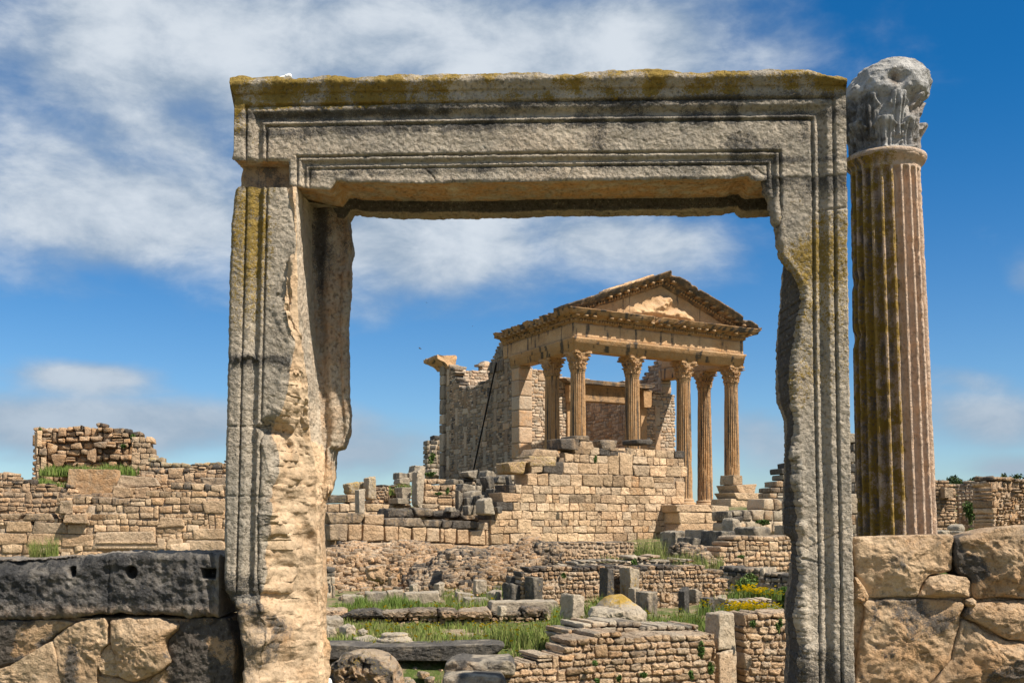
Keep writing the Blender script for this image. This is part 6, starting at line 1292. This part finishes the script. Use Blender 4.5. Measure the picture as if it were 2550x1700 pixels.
wall('ruined_wall', 'wall end at the left edge of the photo with grass below it', 'wall', Fr(-200, 44, 4), [(-200, 1172), (0, 1170), (35, 1172), (36, 1190), (40, 1200)], 1240, [12, 11], wr=(1.0, 2.6), thick=.8, r=.3, amp=.3, bright=.5, dark=.08, topdark=.2, warm=.25, gap=.02)
# ruined tower: an open niche between two return walls
tower = thing('ruined_tower', 'ruined square tower at left with an eroded niche and dark left flank', 'tower', loc=(*Fr(60, 45, 0).o, 0))
def tw_part(fr, name, label, top, bot, ch, mat, **k):
    T = fr.poly(top); s = fr.D / FPX; zb = Lw(fr, top[0][0], bot)[1]; mb = MB(); lay(mb, T, zb, T[0, 0], T[-1, 0], [c * s for c in ch], **k)
    o = mb.build(name, mat, tower, loc=(fr.o[0] - tower.location[0], fr.o[1] - tower.location[1], 0), rz=fr.yaw); o['label'] = label; return o
tw_part(Fr(82, 46.4, 8), 'back_wall', 'eroded rubble back wall of the niche with a row of dark capping stones', [(82, 1066), (108, 1064), (109, 1056), (180, 1056), (240, 1056), (318, 1060), (320, 1074), (352, 1076)], 1215, [14, 13, 12, 13], M_RUB, wr=(.9, 2.4), thick=1.0, r=.22, amp=.28, bright=.54, dark=.04, topdark=.4, warm=.7, gap=.03, jit=.3, face=.35, corec=(.5, .05, 0, .9), rec=.25)
tw_part(Fr(326, 44.8, 12), 'return_wall', 'right-hand return of the niche in grey squared blocks', [(328, 1078), (374, 1078), (376, 1100), (382, 1130), (388, 1150)], 1215, [15, 14], M_ASH, wr=(1.0, 1.8), thick=1.4, r=.1, amp=.08, bright=.54, dark=.16, topdark=.2, lich=.2, gap=.03)
tw_part(Fr(91, 44.6, 26), 'return_wall', 'left-hand return of the niche, its flank dark', [(91, 1064), (100, 1066), (101, 1088), (110, 1092), (112, 1150), (116, 1190)], 1215, [22, 20], M_ASH, wr=(.7, 1.2), thick=1.35, r=.06, amp=.05, bright=.5, dark=.14, topdark=.3, gap=.03)
# ---------------------------------------------------------------- right distance
wall('ruined_wall', 'tan coursed wall right behind the fluted column with one square ashlar in it', 'wall', Fr(2290, 30.5, 6), [(2290, 1196), (2330, 1196), (2352, 1196), (2379, 1198), (2382, 1200)], 1400, [8], wr=(1.4, 3.4), thick=.7, r=.3, amp=.25, bright=.54, dark=.03, topdark=.2, warm=.35, gap=.012, jit=.3)
blk('stone_block', 'square grey-tan ashlar high in the coursed wall right behind the fluted column', 'stone block', 2350, 2376, 1214, 1239, 30.35, 6, .4, .03, .03, (.52, .1, 0, .15), mat=M_ASH)
wall('ruined_wall', 'grey shaded wall turning the corner at the far right', 'wall', Fr(2376, 31.2, -42), [(2376, 1200), (2400, 1196), (2440, 1192), (2470, 1188), (2476, 1189)], 1400, [9], mat=M_TWALL, wr=(1.4, 3.0), thick=.6, r=.28, amp=.25, bright=.45, dark=.1, topdark=.15, gap=.012, jit=.25)
wall('ruined_wall', 'eroded reddish wall at the right edge of the photo', 'wall', Fr(2468, 26.6, 16), [(2468, 1192), (2480, 1189), (2520, 1189), (2550, 1191), (2760, 1193)], 1400, [10], wr=(1.0, 2.4), thick=.7, r=.34, amp=.45, bright=.58, dark=.03, topdark=.15, warm=.6, gap=.02, jit=.35, face=.25, corec=(.55, .02, 0, .9))
blk('fallen_column_drum', 'broken fluted column piece lying below the grey wall corner at right', 'column piece', 2366, 2410, 1305, 1328, 24, 30, .4, .45, .05, (.5, .22, .1, 0), tilt=.3)
for k, (px0, px1, py0, py1, lab) in enumerate(((2330, 2368, 1320, 1334, 'flat pale stone left of the broken column piece'), (2376, 2404, 1322, 1336, 'pale stone under the broken column piece'), (2408, 2432, 1325, 1338, 'small grey stone right of the broken column piece'))): blk('stone_block', lab, 'stone block', px0, px1, py0, py1, 23.5, 20, .4, .3, .1, (.56, .1, 0, .05), dz=.1)
# ================================================================ grass, flowers, bushes, trees, birds
def blades(mb, x, y, z, h, wd, lean=.35, bright=.5, dry=0.0, vb=.15):
    n = len(x); a = rng.uniform(0, 2 * math.pi, n); d = rng.uniform(0, 2 * math.pi, n); l = rng.uniform(0, lean, n) * h
    ca, sa = np.cos(a) * wd / 2, np.sin(a) * wd / 2; V = np.zeros((n, 5, 3)); mx, my = np.cos(d) * l, np.sin(d) * l
    V[:, 0] = np.stack([x - ca, y - sa, z - .02], -1); V[:, 1] = np.stack([x + ca, y + sa, z - .02], -1)
    V[:, 2] = np.stack([x + ca * .7 + mx * .3, y + sa * .7 + my * .3, z + h * .55], -1); V[:, 3] = np.stack([x - ca * .7 + mx * .3, y - sa * .7 + my * .3, z + h * .55], -1); V[:, 4] = np.stack([x + mx, y + my, z + h], -1)
    k = np.arange(n)[:, None] * 5; c = np.zeros((n, 4)); c[:, 0] = np.clip(bright + rng.normal(0, vb, n), .1, 1); c[:, 2] = np.clip(rng.normal(dry, .25, n), 0, 1)
    cc = np.repeat(c, 5, 0); mb.add(V.reshape(-1, 3), k + np.array([[0, 1, 2, 3]]), cc); 
    mb.t.append(k + np.array([[3, 2, 4]]) + mb.n - n * 5)
def pts_in(poly_px, D0, D1, n, zfun=None):
    """random ground points that lie under the given ground quad: px range at near and far depth"""
    (xa0, xa1), (xb0, xb1) = poly_px; t = rng.random(n); D = D0 + (D1 - D0) * t; l = xa0 + (xb0 - xa0) * t; r = xa1 + (xb1 - xa1) * t
    px = l + (r - l) * rng.random(n); x = D * (px - 1275) / FPX; return x, D
mb = MB(); fl_y = MB(); fl_w = MB()
def patch_grass(rect, D0, D1, n, h, wd=.012, dry=.15, bright=.5, yellow=0, white=0, z=None):
    x, y = pts_in(rect, D0, D1, n); nn = fbm(np.stack([x, y, 0 * x], -1), 1.6, 3, 5); keep = rng.random(n) < sst(nn, -.35, .3) ; x, y, nn = x[keep], y[keep], nn[keep]
    zz = tz(x, y) if z is None else np.full(len(x), z); hh = h * (rng.uniform(.3, 1.25, len(x))) * (1 + .9 * nn)
    blades(mb, x, y, zz, hh, wd, .5, bright, dry)
    for k, m in ((yellow, fl_y), (white, fl_w)):
        if k:
            i = rng.choice(len(x), min(k, len(x)), replace=False)
            for j in i: flower(m, x[j], y[j], zz[j] + h * rng.uniform(.8, 1.35), rng.uniform(.016, .030))
def flower(m, x, y, z, r):
    th = np.linspace(0, 2 * math.pi, 7)[:-1]; tx, ty = rng.normal(0, .35, 2)
    V = np.stack([x + r * np.cos(th), y + r * np.sin(th) * .8, z + r * (np.cos(th) * tx - np.abs(np.sin(th)) * .1 - np.sin(th) * .6)], -1); m.fan(V, (rng.uniform(.4, .65), 0, 0, 0))
patch_grass(((860, 1420), (830, 1400)), 15.0, 18.2, 13000, .085, dry=.32, yellow=150, white=45)
patch_grass(((780, 1100), (800, 1100)), 15.2, 18.2, 2500, .09, dry=.4)
patch_grass(((790, 1220), (840, 1130)), 19.0, 21.0, 6500, .09, yellow=45, white=18)
patch_grass(((880, 1060), (900, 1040)), 19.5, 20.6, 4500, .16, bright=.46, dry=.0)
patch_grass(((1120, 1230), (1100, 1240)), 19.3, 24.5, 3500, .16, dry=.25, yellow=20)
patch_grass(((1370, 1500), (1380, 1500)), 16.6, 19.0, 4500, .22, bright=.5, yellow=16)
patch_grass(((1610, 1790), (1600, 1740)), 15.2, 18.5, 7000, .22, dry=.2, yellow=22, white=6)
patch_grass(((1240, 1400), (1220, 1400)), 14.0, 15.6, 3500, .2, dry=.3, yellow=12)
patch_grass(((960, 1110), (940, 1100)), 11.8, 14.3, 4500, .10, bright=.55, yellow=4, white=6)
patch_grass(((780, 840), (790, 830)), 12.5, 14.4, 700, .15)
patch_grass(((1230, 1430), (1230, 1430)), 24.2, 25.2, 1500, .2, dry=.3)
patch_grass(((1820, 2000), (1830, 2000)), 17.0, 19.0, 3500, .14, bright=.38, yellow=14)
patch_grass(((1550, 1790), (1560, 1800)), 23.4, 25.2, 3500, .28, dry=.45, z=.55)
patch_grass(((1580, 1650), (1580, 1660)), 25.5, 26.5, 1100, .4, dry=.45, z=.75)
patch_grass(((1490, 1620), (1500, 1620)), 24.4, 25.4, 1200, .2, dry=.3, z=.6)
patch_grass(((78, 150), (80, 145)), 36.4, 37.2, 1500, .45, bright=.5, dry=.35, z=.45)
patch_grass(((95, 345), (100, 340)), 43.4, 45.4, 9000, .28, wd=.03, bright=.45, dry=.12, z=3.45, yellow=30)
patch_grass(((95, 165), (95, 165)), 42.0, 43.4, 2200, .25, wd=.03, bright=.45, z=2.9)
patch_grass(((970, 1024), (970, 1024)), 38.6, 39.2, 900, .28, wd=.03, z=2.55)
structure(mb.build('grass', M_GRASS), 'stuff')
structure(fl_y.build('yellow_wildflowers', M_YEL), 'stuff'); structure(fl_w.build('white_wildflowers', M_WHT), 'stuff')
# bushy things
def leaf_cloud(mb, c, rad, n, size, bright=.5, vb=.15, gap=.0, seed=1, dry=0.0):
    c = np.array(c); p = rng.normal(0, 1, (n * 2, 3)); p /= np.linalg.norm(p, axis=1, keepdims=True); p *= rng.random((n * 2, 1)) ** .45
    q = p * rad + c; nn = fbm(q, 1.6 / max(rad), 3, seed); k = nn > gap - .25; q = q[k][:n]; n = len(q)
    a = rng.normal(0, 1, (n, 3)); a /= np.linalg.norm(a, axis=1, keepdims=True); b = np.cross(a, rng.normal(0, 1, (n, 3))); b /= np.linalg.norm(b, axis=1, keepdims=True); s = size * rng.uniform(.6, 1.3, (n, 1))
    V = np.stack([q - a * s, q + b * s * .45, q + a * s, q - b * s * .45], 1); col = np.zeros((n, 4)); col[:, 0] = np.clip(bright + rng.normal(0, vb, n), .1, 1); col[:, 2] = np.clip(rng.normal(dry, .15, n), 0, 1)
    mb.add(V.reshape(-1, 3), np.arange(n * 4).reshape(n, 4), np.repeat(col, 4, 0))
def bush(name, label, cat, px, py, D, w_px, h_px, n, size, group=None, mat=None, bright=.5, dry=.05, yl=.2):
    s = D / FPX; x = D * (px - 1275) / FPX; z = EYE - (py - HOR) * s; mb = MB(); r = (w_px * s / 2, min(w_px, h_px) * s / 2 * .9, h_px * s / 2)
    for k in range(5): leaf_cloud(mb, rng.normal(0, .3, 3) * r, np.array(r) * rng.uniform(.5, .75), n // 5, size, bright, gap=.05, seed=k, dry=dry)
    nst = 6
    for k in range(nst): tube(mb, [(rng.normal(0, .1) * r[0], rng.normal(0, .1) * r[1], -r[2] * 1.15), (rng.normal(0, .4) * r[0], rng.normal(0, .3) * r[1], r[2] * .3)], .006 * s / .005, 4, (.3, 0, .3, 0))
    return tag(mb.build(name, mat or M_PLANT, loc=(x, D, z)), label, cat, group)
bush('bush', 'feathery green bush with seed stalks in front of the black wall', 'bush', 1850, 1452, 19.4, 70, 66, 2600, .035, bright=.55, dry=.15)
bush('bush', 'low dark green bush right of the yellow flowers', 'bush', 1952, 1488, 18.4, 56, 50, 1800, .035, bright=.4)
for px, py, D, w_, h_, lab in ((1487, 1602, 13.9, 12, 18, 'small green tuft high at the left of the nearest wall'), (1742, 1618, 13.95, 24, 30, 'dark green tuft high in the nearest wall left of the pier'), (1768, 1655, 14.1, 18, 34, 'green tuft in the joint beside the lower pier block'), (1718, 1676, 13.9, 12, 22, 'green tuft at the middle right of the nearest wall'), (1600, 1676, 13.6, 22, 12, 'green sprig low in the middle of the nearest wall'), (1478, 1644, 13.6, 14, 12, 'green sprig at the left of the nearest wall'), (1540, 1684, 13.5, 10, 18, 'small sprig near the bottom edge of the nearest wall'), (1870, 1550, 14.5, 14, 18, 'green tuft right of the upper pier block'), (1935, 1556, 14.5, 14, 30, 'tall sprig in the wall near the right jamb'), (1485, 1690, 13.5, 12, 14, 'sprig at the bottom edge left in the nearest wall'),
        (1481, 1142, 36.2, 9, 18, 'green tuft growing high in the tall ashlar wall'), (1076, 1138, 83.5, 22, 24, 'green plant on the dark wall stub beside the temple'), (1072, 1178, 43, 34, 14, 'grassy tuft under the far left temple corner'), (1115, 1222, 36.8, 10, 14, 'green tuft in the sunlit wall panel'), (1092, 1228, 36.8, 20, 7, 'low sprig in the sunlit wall panel'), (1402, 1430, 20.2, 10, 14, 'tuft at the top left of the long coursed wall'), (1845, 1385, 25.8, 18, 9, 'sprig in the sunlit squared-rubble wall'), (96, 1072, 45.6, 10, 22, 'tuft high on the left of the ruined tower'), (328, 1088, 45, 12, 20, 'tuft in the right corner of the ruined tower'), (305, 1110, 45.6, 16, 10, 'sprig on the eroded back wall of the ruined tower'), (2416, 1272, 29.8, 46, 60, 'leafy climber on the shaded grey wall at far right'), (2412, 1322, 23.6, 16, 18, 'tuft beside the broken column piece at right'), (1898, 1300, 33.8, 40, 14, 'dark tuft under the streaked blocks beside the right jamb'), (1578, 1400, 22.8, 14, 14, 'green tuft on the grey ledge above the long coursed wall')):
    bush('wall_plant', lab, 'plant', px, py, D, w_, h_, 260 if w_ < 40 else 1200, .022 * D / 14 * (1 if D < 25 else .7), group='small plants rooted in the ruined walls', bright=.5 if w_ < 40 else .34)
for k, (px, py, D, w_, h_, n, lab) in enumerate(((1880, 1468, 18.2, 90, 26, 230, 'upper mass of yellow daisies in front of the black wall'), (1862, 1508, 16.3, 110, 28, 260, 'lower mass of yellow daisies beside the pale lichened block'), (1752, 1500, 17.0, 30, 34, 14, 'thin stalk with a few yellow flowers by the dark block'))):
    o = thing('flower_clump', lab, 'flowers', loc=(D * (px - 1275) / FPX, D, 0), group='clumps of yellow daisies'); s = D / FPX; zc = EYE - (py - HOR) * s
    a = MB(); m_ = 900 if n > 100 else 60; xx = rng.normal(0, .32, m_) * w_ * s; yy = rng.uniform(-.2, .25, m_); blades(a, xx, yy, np.full(m_, zc - h_ * s * .75), rng.uniform(.5, 1.1, m_) * h_ * s, .012, .4, .45); a.build('stems', M_GRASS, o)
    f = MB()
    for j in range(n): x = rng.normal(0, .28) * w_ * s; flower(f, x, rng.uniform(-.22, .2), zc + rng.normal(0, .22) * h_ * s - .12 * x * (k == 0), rng.uniform(.014, .026))
    f.build('petals', M_YEL, o); structure(o, 'stuff')
# trees beyond the wall at right
def tree(label, px, py_top, D, w_px, h_px, n):
    s = D / FPX; x = D * (px - 1275) / FPX; zt = EYE - (py_top - HOR) * s; H = h_px * s; W = w_px * s / 2; g = float(tz(np.array([x]), np.array([D]))[0]); o = thing('tree', label, 'tree', loc=(x, D, g), group='dark trees beyond the right-hand wall')
    a = MB(); zc = zt - g - H / 2
    for k in range(9):
        c = np.array((rng.normal(0, .5) * W, rng.normal(0, .45) * W, zc + rng.uniform(-.35, .2) * H)); leaf_cloud(a, c, np.array((W * .55, W * .55, H * .30)), n // 9, .085, .5, .2, gap=.0, seed=k)
    a.build('crown', M_LEAF, o); a = MB(); tube(a, [(0, 0, -.2), (.1, 0, zc * .5), (.0, .1, zc - H * .1)], [.22, .17, .1], 8, (.5, 0, 0, 0))
    for k in range(5): tube(a, [(0, .1, zc - H * .25), (rng.normal(0, .4) * W, rng.normal(0, .4) * W, zc + H * .2)], [.08, .03], 5, (.5, 0, 0, 0))
    a.build('trunk', M_BARK, o)
tree('rounded dark tree just right of the fluted column, beyond the wall', 2362, 1180, 62, 84, 80, 7000); tree('broad dark tree in the middle of the row beyond the right wall', 2426, 1177, 64, 84, 84, 7000); tree('small dark tree showing its tip above the corner of the right wall', 2398, 1183, 66, 50, 76, 3600); tree('tiny tree tip left of the tree at the right edge', 2503, 1178, 66, 18, 40, 1400); tree('dark tree cut off by the right edge of the photo', 2552, 1175, 63, 60, 84, 5000)
# birds
def bird(label, px, py, D, span, rz):
    s = D / FPX; mb = MB(); n = 10; V = []
    for t in np.linspace(-1, 1, 14): r = .16 * math.sqrt(max(0, 1 - t * t)) * (1 - .25 * t); V.append([(t * .5, r * math.cos(a), r * math.sin(a)) for a in np.linspace(0, 2 * math.pi, n, endpoint=False)])
    mb.grid(np.array(V), (.6, 0, 0, 0), closed_v=True)
    for sg in (-1, 1):
        P = np.array([[(.2, sg * .1, .05), (-.15, sg * .1, .05)], [(.28, sg * .5, .28), (-.12, sg * .5, .26)], [(.12, sg * .9, .22), (-.18, sg * .85, .2)], [(-.12, sg * 1.2, .1), (-.2, sg * 1.15, .1)]]); mb.grid(P, (.45, 0, 0, 0)); mb.grid(P[:, ::-1] - (0, 0, .03), (.45, 0, 0, 0))
    mb.grid(np.array([[(-.42, .05, 0), (-.42, -.05, 0)], [(-.8, .16, .02), (-.8, -.16, .02)]]), (.45, 0, 0, 0))
    o = mb.build('bird', M_BIRD, loc=(D * (px - 1275) / FPX, D, EYE - (py - HOR) * s), rz=rz); o.scale = (span / 2,) * 3; o.rotation_euler = (.5, .2, rz); return tag(o, label, 'bird', 'birds in the sky')
bird('largest of the three birds, flying just left of the temple', 1044, 865, 60, .30, .7); bird('tiny bird high in the sky between the left jamb and the pediment', 1060, 749, 90, .16, 1.9); bird('tiny bird in the sky above the left temple wall', 1176, 809, 90, .14, -.6)
# every labelled top-level object is a thing
for o in list(COL.objects):
    if o.parent is None and o.get('label') and 'kind' not in o: o['kind'] = 'thing'
